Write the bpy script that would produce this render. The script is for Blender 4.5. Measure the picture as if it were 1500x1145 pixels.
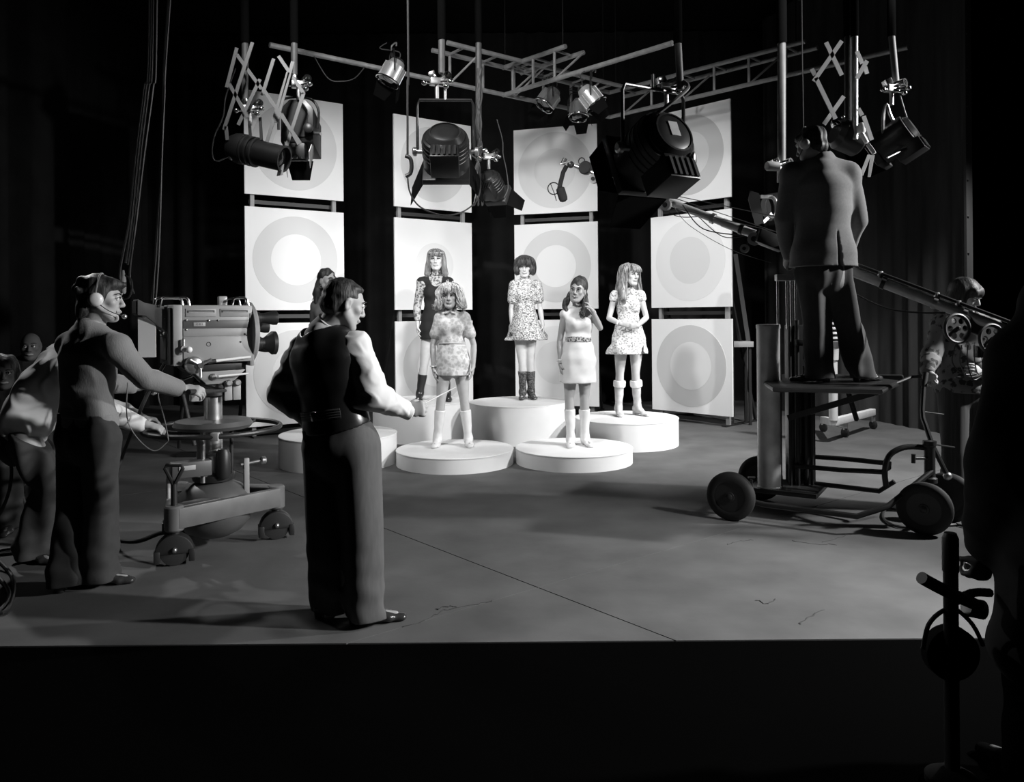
import bpy, bmesh, math, random
import numpy as np
from mathutils import Vector, Matrix

random.seed(7)
for _o in list(bpy.data.objects):
    bpy.data.objects.remove(_o)
SC = bpy.context.scene
COL = SC.collection

# ------------------------------------------------------------------ camera
F, CX, CY, PHI, CAMZ = 1150.0, 750.0, 462.5, 0.0085, 1.5
_c, _s = math.cos(PHI), math.sin(PHI)
RV, UV, FV = Vector((_c, 0, -_s)), Vector((_s, 0, _c)), Vector((0, 1, 0))
CAM = Vector((0, 0, CAMZ))


def P(px, py, d):
    """World point seen at pixel (px, py) at depth d metres."""
    return CAM + d * (((px - CX) / F) * RV + ((CY - py) / F) * UV + FV)


def G(px, py, z=0.0):
    """World point on the horizontal plane z seen at pixel (px, py)."""
    r = ((px - CX) / F) * RV + ((CY - py) / F) * UV + FV
    return CAM + r * ((z - CAMZ) / r.z)


def V(*a):
    return Vector(a)


cam_data = bpy.data.cameras.new('camera')
cam = bpy.data.objects.new('camera', cam_data)
COL.objects.link(cam)
cam_data.sensor_width = 36.0
cam_data.lens = 36.0 * F / 1500.0
cam_data.shift_y = (CY - 572.5) / 1500.0
cam_data.clip_end = 100
cam.matrix_world = Matrix(((RV.x, UV.x, 0, 0), (RV.y, UV.y, -1, 0), (RV.z, UV.z, 0, CAMZ), (0, 0, 0, 1)))
SC.camera = cam

# ------------------------------------------------------------------ world, exposure, lights
SC.view_settings.view_transform = 'Standard'
SC.view_settings.look = 'None'
SC.view_settings.exposure = 0.0
SC.view_settings.gamma = 1.0
SC.view_settings.use_curve_mapping = False
w = bpy.data.worlds.new('studio_dark')
SC.world = w
w.use_nodes = True
w.node_tree.nodes['Background'].inputs[0].default_value = (0.0, 0.0, 0.0, 1)
w.node_tree.nodes['Background'].inputs[1].default_value = 0.0


def spot(name, loc, to, power, size, blend=0.6, radius=0.12):
    d = bpy.data.lights.new(name, 'SPOT')
    d.energy, d.spot_size, d.spot_blend, d.shadow_soft_size = power, math.radians(size), blend, radius
    o = bpy.data.objects.new(name, d)
    COL.objects.link(o)
    o.location = loc
    o.rotation_euler = (Vector(to) - Vector(loc)).to_track_quat('-Z', 'Y').to_euler()
    return o


spot('key_light', (4.7, 3.0, 2.8), (-0.2, 4.2, 0.0), 1580, 58, 0.7, 0.10)
spot('dolly_light', (6.5, 5.2, 3.7), (1.6, 6.0, 1.2), 1700, 84, 0.7, 0.12)
spot('stage_key', (5.0, 6.0, 4.9), (0.8, 8.9, 0.7), 900, 50, 0.7, 0.10)
spot('front_fill', (-1.6, 4.4, 5.5), (0.1, 10.5, 1.4), 1000, 70, 0.8, 0.25)  # added fill lamp out of view, lighting women and panels from the front
spot('panel_fill', (3.4, 5.4, 5.2), (1.5, 11.1, 1.6), 950, 48, 0.8, 0.10)  # added lamp out of view, brightening the panels nearest the dolly
spot('drape_light', (5.0, 7.7, 4.6), (3.7, 8.9, 0.0), 1150, 72, 0.7, 0.10)
spot('grid_light', (0.6, 2.6, 4.5), (0.7, 9.5, 4.3), 400, 42, 0.8, 0.5)
spot('rim_light', (-5.6, 8.2, 4.9), (-3.1, 4.9, 1.0), 520, 34, 0.7, 0.10)
LAMP_A, LAMP_B, LAMP_C, LAMP_D = 220, 180, 260, 80
spot('side_rim', (-4.6, 6.6, 3.7), (-1.05, 3.9, 1.2), 240, 22, 0.6, 0.08)


# ------------------------------------------------------------------ materials
MATS = {}


def mat(name, v=0.5, rough=0.6, metal=0.0, var=0.0, vscale=8.0, bump=0.0, bscale=60.0, stretch=(1, 1, 1), coat=0.0, spec=0.5, sheen=0.0):
    """Grey principled material with soft mottling (var) and fine relief (bump)."""
    if name in MATS:
        return MATS[name]
    m = bpy.data.materials.new(name)
    m.use_nodes = True
    nt = m.node_tree
    b = nt.nodes['Principled BSDF']
    b.inputs['Base Color'].default_value = (v, v, v, 1)
    b.inputs['Roughness'].default_value = rough
    b.inputs['Metallic'].default_value = metal
    b.inputs['Specular IOR Level'].default_value = spec
    b.inputs['Coat Weight'].default_value = coat
    b.inputs['Sheen Weight'].default_value = sheen
    if var or bump:
        tc = nt.nodes.new('ShaderNodeTexCoord')
        mp = nt.nodes.new('ShaderNodeMapping')
        mp.inputs['Scale'].default_value = stretch
        nt.links.new(tc.outputs['Object'], mp.inputs[0])
    if var:
        n = nt.nodes.new('ShaderNodeTexNoise')
        n.inputs['Scale'].default_value = vscale
        n.inputs['Detail'].default_value = 6
        r = nt.nodes.new('ShaderNodeValToRGB')
        lo, hi = max(v * (1 - var), 0), min(v * (1 + var), 1)
        r.color_ramp.elements[0].position, r.color_ramp.elements[1].position = 0.3, 0.7
        r.color_ramp.elements[0].color = (lo, lo, lo, 1)
        r.color_ramp.elements[1].color = (hi, hi, hi, 1)
        nt.links.new(mp.outputs[0], n.inputs['Vector'])
        nt.links.new(n.outputs['Fac'], r.inputs[0])
        nt.links.new(r.outputs[0], b.inputs['Base Color'])
    if bump:
        n2 = nt.nodes.new('ShaderNodeTexNoise')
        n2.inputs['Scale'].default_value = bscale
        n2.inputs['Detail'].default_value = 4
        bp = nt.nodes.new('ShaderNodeBump')
        bp.inputs['Strength'].default_value = bump
        bp.inputs['Distance'].default_value = 0.003
        nt.links.new(mp.outputs[0], n2.inputs['Vector'])
        nt.links.new(n2.outputs['Fac'], bp.inputs['Height'])
        nt.links.new(bp.outputs[0], b.inputs['Normal'])
    MATS[name] = m
    return m


def pattern(name, kind, a, b_, scale, rough=0.8, width=0.5, soft=0.06):
    """Two-tone woven or printed cloth: paisley swirls, flecks, flowers."""
    m = bpy.data.materials.new(name)
    m.use_nodes = True
    nt = m.node_tree
    bs = nt.nodes['Principled BSDF']
    bs.inputs['Roughness'].default_value = rough
    tc = nt.nodes.new('ShaderNodeTexCoord')
    r = nt.nodes.new('ShaderNodeValToRGB')
    if kind == 'swirl':
        n = nt.nodes.new('ShaderNodeTexWave')
        n.wave_type = 'RINGS'
        n.inputs['Scale'].default_value = scale
        n.inputs['Distortion'].default_value = 9
        n.inputs['Detail'].default_value = 3
        n.inputs['Detail Scale'].default_value = 1.2
        out = n.outputs['Fac']
    elif kind == 'fleck':
        mp = nt.nodes.new('ShaderNodeMapping')
        mp.inputs['Scale'].default_value = (1, 1, 1.9)
        mp.inputs['Rotation'].default_value = (0, 0.4, 0)
        nt.links.new(tc.outputs['Object'], mp.inputs[0])
        n = nt.nodes.new('ShaderNodeTexNoise')
        n.inputs['Scale'].default_value = scale
        n.inputs['Detail'].default_value = 3
        nt.links.new(mp.outputs[0], n.inputs['Vector'])
        out = n.outputs['Fac']
    else:
        n = nt.nodes.new('ShaderNodeTexVoronoi')
        n.inputs['Scale'].default_value = scale
        n.inputs['Randomness'].default_value = 0.9
        n2 = nt.nodes.new('ShaderNodeTexNoise')
        n2.inputs['Scale'].default_value = scale * 2.2
        mx = nt.nodes.new('ShaderNodeMath')
        mx.operation = 'ADD'
        nt.links.new(tc.outputs['Object'], n2.inputs['Vector'])
        nt.links.new(n.outputs['Distance'], mx.inputs[0])
        nt.links.new(n2.outputs['Fac'], mx.inputs[1])
        mx2 = nt.nodes.new('ShaderNodeMath')
        mx2.operation = 'SUBTRACT'
        mx2.inputs[1].default_value = 0.5
        nt.links.new(mx.outputs[0], mx2.inputs[0])
        out = mx2.outputs[0]
    if kind != 'fleck':
        nt.links.new(tc.outputs['Object'], n.inputs['Vector'])
    r.color_ramp.elements[0].position = max(width - soft, 0)
    r.color_ramp.elements[1].position = min(width + soft, 1)
    r.color_ramp.elements[0].color = (a, a, a, 1)
    r.color_ramp.elements[1].color = (b_, b_, b_, 1)
    nt.links.new(out, r.inputs[0])
    nt.links.new(r.outputs[0], bs.inputs['Base Color'])
    return m


# ------------------------------------------------------------------ objects
def thing(name, label, cat, loc=(0, 0, 0), group=None, rotz=0.0):
    o = bpy.data.objects.new(name, None)
    o.empty_display_size = 0.1
    COL.objects.link(o)
    o.location = loc
    o.rotation_euler = (0, 0, rotz)
    o['label'], o['category'] = label, cat
    if group:
        o['group'] = group
    return o


def root_of(o):
    while o.parent is not None:
        o = o.parent
    return o


def link_mesh(name, me, m, parent=None, label=None, kind=None):
    o = bpy.data.objects.new(name, me)
    COL.objects.link(o)
    if m is not None:
        me.materials.append(m)
    if parent is not None:
        o.parent = parent
    if label:
        o['label'] = label
    if kind:
        o['kind'] = kind
    return o


def basis(d):
    d = d.normalized()
    u = d.cross(Vector((0, 0, 1)))
    if u.length < 1e-4:
        u = Vector((1, 0, 0))
    u.normalize()
    return u, u.cross(d).normalized(), d


class MB:
    """Collects simple solids; part() links them as one mesh."""

    def __init__(self):
        self.v, self.f = [], []

    def _add(self, vs, fs):
        n = len(self.v)
        self.v += [Vector(x) for x in vs]
        self.f += [[i + n for i in f] for f in fs]
        return self

    def box(self, c, size, R=None):
        c = Vector(c)
        vs = []
        for x in (-.5, .5):
            for y in (-.5, .5):
                for z in (-.5, .5):
                    q = Vector((x * size[0], y * size[1], z * size[2]))
                    vs.append(c + (R @ q if R is not None else q))
        return self._add(vs, [(0, 1, 3, 2), (4, 6, 7, 5), (0, 4, 5, 1), (2, 3, 7, 6), (0, 2, 6, 4), (1, 5, 7, 3)])

    def bar(self, a, b, w, h, up=None):
        """A box running from a to b, w wide and h high."""
        a, b = Vector(a), Vector(b)
        d = (b - a)
        L = d.length
        d.normalize()
        upv = Vector(up) if up is not None else Vector((0, 0, 1))
        s = d.cross(upv)
        if s.length < 1e-3:
            s = d.cross(Vector((0, 1, 0)))
        s.normalize()
        t = s.cross(d)
        R = Matrix((s, d, t)).transposed()
        return self.box((a + b) / 2, (w, L, h), R)

    def lathe(self, o, axis, prof, n=24, cap=True):
        o = Vector(o)
        u, v, d = basis(Vector(axis))
        vs, fs = [], []
        for r, h in prof:
            for i in range(n):
                t = 2 * math.pi * i / n
                vs.append(o + d * h + (u * math.cos(t) + v * math.sin(t)) * max(r, 1e-4))
        for j in range(len(prof) - 1):
            for i in range(n):
                k = (i + 1) % n
                fs.append((j * n + i, j * n + k, (j + 1) * n + k, (j + 1) * n + i))
        if cap:
            fs.append(tuple(range(n))[::-1])
            fs.append(tuple((len(prof) - 1) * n + i for i in range(n)))
        return self._add(vs, fs)

    def cyl(self, a, b, r, r2=None, n=16):
        a, b = Vector(a), Vector(b)
        return self.lathe(a, b - a, [(r, 0), (r if r2 is None else r2, (b - a).length)], n)

    def tube(self, pts, r, n=8, closed=False, sub=0):
        pts = [Vector(p) for p in pts]
        if sub:
            pts = spline(pts, sub, closed)
        m = len(pts)
        vs, fs = [], []
        u = None
        for i, p in enumerate(pts):
            if closed:
                d = pts[(i + 1) % m] - pts[i - 1]
            else:
                d = pts[min(i + 1, m - 1)] - pts[max(i - 1, 0)]
            d.normalize()
            if u is None:
                u = basis(d)[0]
            u = (u - d * u.dot(d)).normalized()
            v = d.cross(u)
            rr = r[i] if isinstance(r, (list, tuple)) and len(r) == m else (r if not isinstance(r, (list, tuple)) else r[0])
            for j in range(n):
                t = 2 * math.pi * j / n
                vs.append(p + (u * math.cos(t) + v * math.sin(t)) * rr)
        for i in range(m if closed else m - 1):
            for j in range(n):
                k = (j + 1) % n
                i2 = (i + 1) % m
                fs.append((i * n + j, i * n + k, i2 * n + k, i2 * n + j))
        if not closed:
            fs.append(tuple(range(n))[::-1])
            fs.append(tuple((m - 1) * n + j for j in range(n)))
        return self._add(vs, fs)

    def ring(self, c, axis, R, r, n=36, m=8, a0=0.0, a1=2 * math.pi):
        u, v, d = basis(Vector(axis))
        full = abs(a1 - a0 - 2 * math.pi) < 1e-6
        k = n if full else n + 1
        pts = [Vector(c) + (u * math.cos(a0 + (a1 - a0) * i / n) + v * math.sin(a0 + (a1 - a0) * i / n)) * R for i in range(k)]
        return self.tube(pts, r, m, closed=full)

    def prism(self, poly, vec):
        n = len(poly)
        poly = [Vector(p) for p in poly]
        vec = Vector(vec)
        vs = poly + [p + vec for p in poly]
        fs = [tuple(range(n))[::-1], tuple(range(n, 2 * n))]
        for i in range(n):
            k = (i + 1) % n
            fs.append((i, k, n + k, n + i))
        return self._add(vs, fs)

    def ball(self, c, r, n=16, m=10, R=None):
        r = (r, r, r) if not isinstance(r, (tuple, list)) else r
        vs, fs = [], []
        for j in range(m + 1):
            p = math.pi * j / m
            for i in range(n):
                t = 2 * math.pi * i / n
                q = Vector((r[0] * math.sin(p) * math.cos(t), r[1] * math.sin(p) * math.sin(t), r[2] * math.cos(p)))
                vs.append(Vector(c) + (R @ q if R is not None else q))
        for j in range(m):
            for i in range(n):
                k = (i + 1) % n
                fs.append((j * n + i, (j + 1) * n + i, (j + 1) * n + k, j * n + k))
        return self._add(vs, fs)


def spline(pts, sub, closed=False):
    """Catmull-Rom through pts."""
    out, m = [], len(pts)
    for i in range(m if closed else m - 1):
        p1, p2 = pts[i], pts[(i + 1) % m]
        p0 = pts[i - 1] if closed or i > 0 else p1
        p3 = pts[(i + 2) % m] if closed or i + 2 < m else p2
        for k in range(sub):
            t = k / sub
            out.append(0.5 * ((2 * p1) + (p2 - p0) * t + (2 * p0 - 5 * p1 + 4 * p2 - p3) * t * t + (3 * p1 - p0 - 3 * p2 + p3) * t ** 3))
    if not closed:
        out.append(pts[-1])
    return out


def part(name, mb, m, parent=None, bev=0.0, smooth=35, label=None, kind=None, seg=2):
    """Links an MB built in world coordinates under its thing (whose root may only be translated)."""
    off = Vector(root_of(parent).location) if parent is not None else Vector((0, 0, 0))
    me = bpy.data.meshes.new(name)
    me.from_pydata([tuple(x - off) for x in mb.v], [], mb.f)
    bm = bmesh.new()
    bm.from_mesh(me)
    bmesh.ops.remove_doubles(bm, verts=bm.verts, dist=1e-5)
    bmesh.ops.recalc_face_normals(bm, faces=bm.faces)
    if bev:
        ed = [e for e in bm.edges if len(e.link_faces) == 2 and e.calc_face_angle(0) > 0.6]
        bmesh.ops.bevel(bm, geom=ed, offset=bev, segments=seg, affect='EDGES', profile=0.5, clamp_overlap=True)
    bm.to_mesh(me)
    bm.free()
    if smooth:
        me.shade_smooth()
        me.set_sharp_from_angle(angle=math.radians(smooth))
    return link_mesh(name, me, m, parent, label, kind)


def solo(name, mb, m, label, cat, group=None, kind=None, bev=0.0, smooth=35, base=None):
    """A thing that is one mesh."""
    o = part(name, mb, m, None, bev, smooth, label, kind)
    lo = Vector((sum(v.co.x for v in o.data.vertices), sum(v.co.y for v in o.data.vertices), 0)) / max(len(o.data.vertices), 1)
    lo.z = min(v.co.z for v in o.data.vertices)
    o.data.transform(Matrix.Translation(-lo))
    o.location = lo
    if cat:
        o['category'] = cat
    if group:
        o['group'] = group
    return o


def dup(root, loc=None, rotz=None, label=None):
    """Copies a thing with its parts and sub-parts."""
    r = root.copy()
    COL.objects.link(r)
    if loc is not None:
        r.location = loc
    if rotz is not None:
        r.rotation_euler = (0, 0, rotz)
    if label:
        r['label'] = label
    for ch in list(root.children):
        c = ch.copy()
        COL.objects.link(c)
        c.parent = r
        for g in list(ch.children):
            e = g.copy()
            COL.objects.link(e)
            e.parent = c
    return r

# ------------------------------------------------------------------ soft bodies: distance fields turned into one smooth mesh
def _np(v):
    return np.array((v[0], v[1], v[2]), dtype=np.float32)


def loft(nodes, k=0.02, sub=False, side=None, ki=0.0):
    """nodes: (point, half width, half depth) along a limb; side: direction of the half width."""
    return dict(t='loft', n=[(_np(p), float(a), float(b)) for p, a, b in nodes], k=k, sub=sub, side=None if side is None else _np(side), ki=ki)


def limb(pts, rad, k=0.02, sub=False):
    return loft([(p, r, r) for p, r in zip(pts, rad)], k, sub)


def ell(c, r, frame=None, k=0.02, sub=False):
    """Ellipsoid; frame = (right, forward, up)."""
    M = np.eye(3, dtype=np.float32) if frame is None else np.array([_np(x) for x in frame])
    r = (r, r, r) if not isinstance(r, (tuple, list)) else r
    return dict(t='ell', c=_np(c), r=np.array(r, dtype=np.float32), M=M, k=k, sub=sub)


def _smin(a, b, k):
    if k <= 0:
        return np.minimum(a, b)
    h = np.maximum(k - np.abs(a - b), 0) / k
    return np.minimum(a, b) - h * h * k * 0.25


def _bounds(p):
    if p['t'] == 'ell':
        m = float(p['r'].max())
        return p['c'] - m, p['c'] + m
    A = np.array([n[0] for n in p['n']])
    m = max(max(n[1], n[2]) for n in p['n'])
    return A.min(0) - m, A.max(0) + m


def _eval(p, X, Y, Z):
    if p['t'] == 'ell':
        c, r, M = p['c'], p['r'], p['M']
        x, y, z = X - c[0], Y - c[1], Z - c[2]
        q = 0
        for i in range(3):
            q = q + ((x * M[i, 0] + y * M[i, 1] + z * M[i, 2]) / r[i]) ** 2
        q = np.sqrt(q)
        return (q - 1) * float(r.min()) if r.max() > 2.5 * r.min() else (q - 1) * float((r.min() + np.median(r)) / 2)
    out = None
    n = p['n']
    for i in range(len(n) - 1):
        (p0, a0, b0), (p1, a1, b1) = n[i], n[i + 1]
        d = p1 - p0
        L = float(np.linalg.norm(d)) + 1e-9
        d = d / L
        x, y, z = X - p0[0], Y - p0[1], Z - p0[2]
        al = x * d[0] + y * d[1] + z * d[2]
        t = np.clip(al / L, 0, 1)
        wv = al - t * L
        if p['side'] is None:
            rad = a0 + (a1 - a0) * t
            rr = np.sqrt(np.maximum(x * x + y * y + z * z - al * al, 0) + wv * wv)
            dd = rr - rad
        else:
            s = p['side'] - d * float(np.dot(p['side'], d))
            s = s / (np.linalg.norm(s) + 1e-9)
            f = np.cross(d, s)
            a = a0 + (a1 - a0) * t
            b = b0 + (b1 - b0) * t
            mn = np.minimum(a, b)
            u = x * s[0] + y * s[1] + z * s[2]
            v = x * f[0] + y * f[1] + z * f[2]
            q = np.sqrt((u / a) ** 2 + (v / b) ** 2 + (wv / mn) ** 2)
            dd = (q - 1) * mn
        out = dd if out is None else _smin(out, dd, p['ki'])
    return out


def waves(seed, n, freq, amp, stretch=(1, 1, 1)):
    """A smooth random relief for folds and curls."""
    rs = np.random.RandomState(seed)
    K = rs.normal(size=(n, 3)) * np.array(stretch)
    K = K / (np.linalg.norm(K, axis=1, keepdims=True) + 1e-9) * (freq * rs.uniform(0.6, 1.4, (n, 1))) * (np.array(stretch) if max(stretch) != min(stretch) else 1)
    ph = rs.uniform(0, 6.28, n)

    def fn(X, Y, Z):
        r = 0
        for i in range(n):
            r = r + np.sin(K[i, 0] * X + K[i, 1] * Y + K[i, 2] * Z + ph[i])
        return r * (amp / math.sqrt(n))
    return fn


_EC = [((0, 0, 0), a) for a in range(3)] + [((1, 0, 0), 1), ((1, 0, 0), 2), ((0, 1, 0), 0), ((0, 1, 0), 2), ((0, 0, 1), 0), ((0, 0, 1), 1), ((1, 1, 0), 2), ((1, 0, 1), 1), ((0, 1, 1), 0)]


def surfnet(d, lo, h):
    d[0], d[-1] = np.maximum(d[0], 1e-3), np.maximum(d[-1], 1e-3)
    d[:, 0], d[:, -1] = np.maximum(d[:, 0], 1e-3), np.maximum(d[:, -1], 1e-3)
    d[:, :, 0], d[:, :, -1] = np.maximum(d[:, :, 0], 1e-3), np.maximum(d[:, :, -1], 1e-3)
    ins = d < 0
    s = np.zeros(tuple(x - 1 for x in d.shape), dtype=np.int8)
    for i in (0, 1):
        for j in (0, 1):
            for k in (0, 1):
                s += ins[i:d.shape[0] - 1 + i, j:d.shape[1] - 1 + j, k:d.shape[2] - 1 + k]
    act = (s > 0) & (s < 8)
    idx = np.argwhere(act)
    if len(idx) == 0:
        return np.zeros((0, 3)), np.zeros((0, 4), int)
    vid = np.full(act.shape, -1, dtype=np.int32)
    vid[act] = np.arange(len(idx))
    acc = np.zeros((len(idx), 3))
    cnt = np.zeros((len(idx), 1))
    for o, ax in _EC:
        a = idx + np.array(o)
        e = np.zeros(3, int)
        e[ax] = 1
        b = a + e
        da, db = d[a[:, 0], a[:, 1], a[:, 2]], d[b[:, 0], b[:, 1], b[:, 2]]
        m = (da < 0) != (db < 0)
        t = np.where(m, da / np.where(m, da - db, 1), 0)
        pos = np.array(o, float) + e[None, :] * t[:, None]
        acc += np.where(m[:, None], pos, 0)
        cnt += m[:, None]
    verts = (idx + acc / cnt) * h + lo
    faces = []
    for ax in range(3):
        sl0, sl1 = [slice(1, -1)] * 3, [slice(1, -1)] * 3
        sl0[ax], sl1[ax] = slice(0, -1), slice(1, None)
        a, b = ins[tuple(sl0)], ins[tuple(sl1)]
        ch = np.argwhere(a != b)
        off = np.array([1, 1, 1])
        off[ax] = 0
        c = ch + off
        u, v = (ax + 1) % 3, (ax + 2) % 3
        eu, ev = np.zeros(3, int), np.zeros(3, int)
        eu[u], ev[v] = 1, 1
        q = [vid[tuple((c - eu - ev).T)], vid[tuple((c - ev).T)], vid[tuple(c.T)], vid[tuple((c - eu).T)]]
        fl = a[tuple(ch.T)]
        Q = np.stack(q, 1)
        Q[~fl] = Q[~fl][:, ::-1]
        faces.append(Q)
    return verts, np.concatenate(faces)


def soft(name, prims, m, parent=None, h=0.008, disp=None, cuts=(), keep=None, label=None, relax=1):
    """One smooth mesh from blended solids. cuts: (point, normal) halfspaces cut off; disp: relief added."""
    add = [p for p in prims if not p['sub']]
    bs = [_bounds(p) for p in add]
    lo = np.min([b[0] for b in bs], 0) - 0.02 - 2 * h
    hi = np.max([b[1] for b in bs], 0) + 0.02 + 2 * h
    n = np.ceil((hi - lo) / h).astype(int) + 1
    d = np.full(tuple(n), 0.2, dtype=np.float32)
    ax = [lo[i] + h * np.arange(n[i], dtype=np.float32) for i in range(3)]
    for p in prims:
        b0, b1 = _bounds(p)
        pad = p['k'] + 4 * h
        i0 = np.clip(((b0 - pad - lo) / h).astype(int), 0, n - 1)
        i1 = np.clip(((b1 + pad - lo) / h).astype(int) + 2, 1, n)
        if np.any(i1 <= i0):
            continue
        sl = tuple(slice(i0[i], i1[i]) for i in range(3))
        X, Y, Z = ax[0][sl[0]][:, None, None], ax[1][sl[1]][None, :, None], ax[2][sl[2]][None, None, :]
        e = _eval(p, X, Y, Z)
        if p['sub']:
            d[sl] = -_smin(-d[sl], e, p['k'])
        else:
            d[sl] = _smin(d[sl], e, p['k'])
    if disp is not None:
        I = np.nonzero(np.abs(d) < 0.06)
        d[I] += disp(ax[0][I[0]], ax[1][I[1]], ax[2][I[2]]).astype(np.float32)
    for q, nn in cuts:
        nn = Vector(nn).normalized()
        c = (ax[0][:, None, None] - q[0]) * nn.x + (ax[1][None, :, None] - q[1]) * nn.y + (ax[2][None, None, :] - q[2]) * nn.z
        d = np.maximum(d, c)
    if keep is not None:
        d = np.maximum(d, keep(ax[0][:, None, None], ax[1][None, :, None], ax[2][None, None, :]))
    vs, fs = surfnet(d, lo, h)
    for _ in range(relax):
        e = np.concatenate([fs[:, [0, 1]], fs[:, [1, 2]], fs[:, [2, 3]], fs[:, [3, 0]]])
        nv = len(vs)
        ii, jj = np.concatenate([e[:, 0], e[:, 1]]), np.concatenate([e[:, 1], e[:, 0]])
        c = np.bincount(ii, minlength=nv)[:, None]
        acc = np.stack([np.bincount(ii, weights=vs[jj, q], minlength=nv) for q in range(3)], 1)
        vs = vs * 0.5 + 0.5 * acc / np.maximum(c, 1)
    off = np.array(root_of(parent).location) if parent is not None else np.zeros(3)
    me = bpy.data.meshes.new(name)
    me.vertices.add(len(vs))
    me.vertices.foreach_set('co', (vs - off).astype(np.float32).ravel())
    me.loops.add(len(fs) * 4)
    me.loops.foreach_set('vertex_index', fs.astype(np.int32).ravel())
    me.polygons.add(len(fs))
    me.polygons.foreach_set('loop_start', (np.arange(len(fs)) * 4).astype(np.int32))
    me.polygons.foreach_set('loop_total', np.full(len(fs), 4, dtype=np.int32))
    me.update(calc_edges=True)
    me.shade_smooth()
    return link_mesh(name, me, m, parent, label)

# ------------------------------------------------------------------ the setting
M_FLOOR = mat('concrete', 0.092, 0.75, var=0.22, vscale=2.2, bump=0.25, bscale=25, spec=0.25)
M_JOINT = mat('joint_dirt', 0.03, 0.95)
M_DRAPE = mat('black_drape', 0.016, 0.95, var=0.2, vscale=3, spec=0.1)
M_DRAPE2 = mat('charcoal_drape', 0.042, 0.95, var=0.3, vscale=2.0, stretch=(3, 3, 0.4), spec=0.1)
M_BLACK = mat('black_paint', 0.018, 0.45)
M_MATTE = mat('matte_black', 0.012, 0.9, spec=0.1)
M_STEEL = mat('scaffold_steel', 0.06, 0.55, 0.1, var=0.2, vscale=12)
M_CHROME = mat('chrome', 0.75, 0.16, 1.0)
M_DULL = mat('dull_alloy', 0.5, 0.35, 0.9, var=0.12, vscale=15)
M_RUBBER = mat('tyre_rubber', 0.016, 0.7, bump=0.2, bscale=90)
M_CABLE = mat('cable_rubber', 0.03, 0.5)
M_GREYCABLE = mat('grey_cable', 0.10, 0.5)
M_WHITE = mat('white_paint', 0.78, 0.55, var=0.03, vscale=5)
M_BOARD = mat('panel_white', 0.84, 0.6, spec=0.2)
M_POST = mat('panel_post', 0.3, 0.5)

fl = MB().box((0.0, 9.6, -0.09), (19.0, 12.0, 0.08))
floor = part('floor', fl, M_JOINT, kind='structure', smooth=0)


def clip(poly, p, n):
    out = []
    for i in range(len(poly)):
        a, b = poly[i], poly[(i + 1) % len(poly)]
        da, db = (a - p).dot(n), (b - p).dot(n)
        if da <= 0:
            out.append(a)
        if (da < 0 < db) or (db < 0 < da):
            out.append(a + (b - a) * (da / (da - db)))
    return out


FRONT = 3.615
ja, jb = G(409, 714), G(995, 940)
da = (jb - ja).normalized()
na = V(-da.y, da.x, 0)
jc, jd = G(590, 918), G(720, 880)
dc = (jd - jc).normalized()
nc = V(-dc.y, dc.x, 0)
base = [V(-9.5, FRONT, 0), V(9.5, FRONT - 0.0, 0), V(9.5, 15.6, 0), V(-9.5, 15.6, 0)]
for sa in (-1, 1):
    for sc in (-1, 1):
        for off in (0, 1, 2):
            p = clip(base, ja + na * sa * 0.004, -na * sa)
            if off == 0:
                p = clip(p, jc + nc * sc * 0.003, -nc * sc) if p else p
                p = clip(p, jc + nc * sc * 4.0, nc * sc) if p else p
            else:
                p = clip(p, jc + nc * sc * (4.0 * off + 0.006), -nc * sc) if p else p
                p = clip(p, jc + nc * sc * 4.0 * (off + 1), nc * sc) if p else p
            if len(p) < 3:
                continue
            part('slab', MB().prism([V(q.x, q.y, -0.05) for q in p], V(0, 0, 0.05)), M_FLOOR, floor, smooth=0)

rc = random.Random(4)
for pts in (((590, 918), (625, 907), (650, 894), (690, 886), (722, 879)), ((1068, 797), (1085, 792), (1103, 791)), ((1160, 792), (1195, 797), (1225, 798)), ((1205, 794), (1232, 787), (1240, 782)), ((1168, 914), (1185, 903), (1206, 892)), ((640, 893), (655, 888), (668, 889)), ((1110, 880), (1125, 884), (1138, 878))):
    q = spline([G(x, y, 0.0) for x, y in pts], 5)
    q = [p + V(rc.gauss(0, .006), rc.gauss(0, .006), 0) for p in q]
    part('crack', MB().tube(q, [rc.uniform(.0012, .0045) for _ in q], 5), M_JOINT, floor)

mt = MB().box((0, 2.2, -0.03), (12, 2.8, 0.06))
solo('added_dark_mat', mt, mat('foreground_black', 0.0015, 1.0, spec=0.0), 'black rubber matting laid edge to edge before the concrete slabs', 'mat', smooth=0)  # added mat; the dark of the foreground is put into its colour


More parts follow.
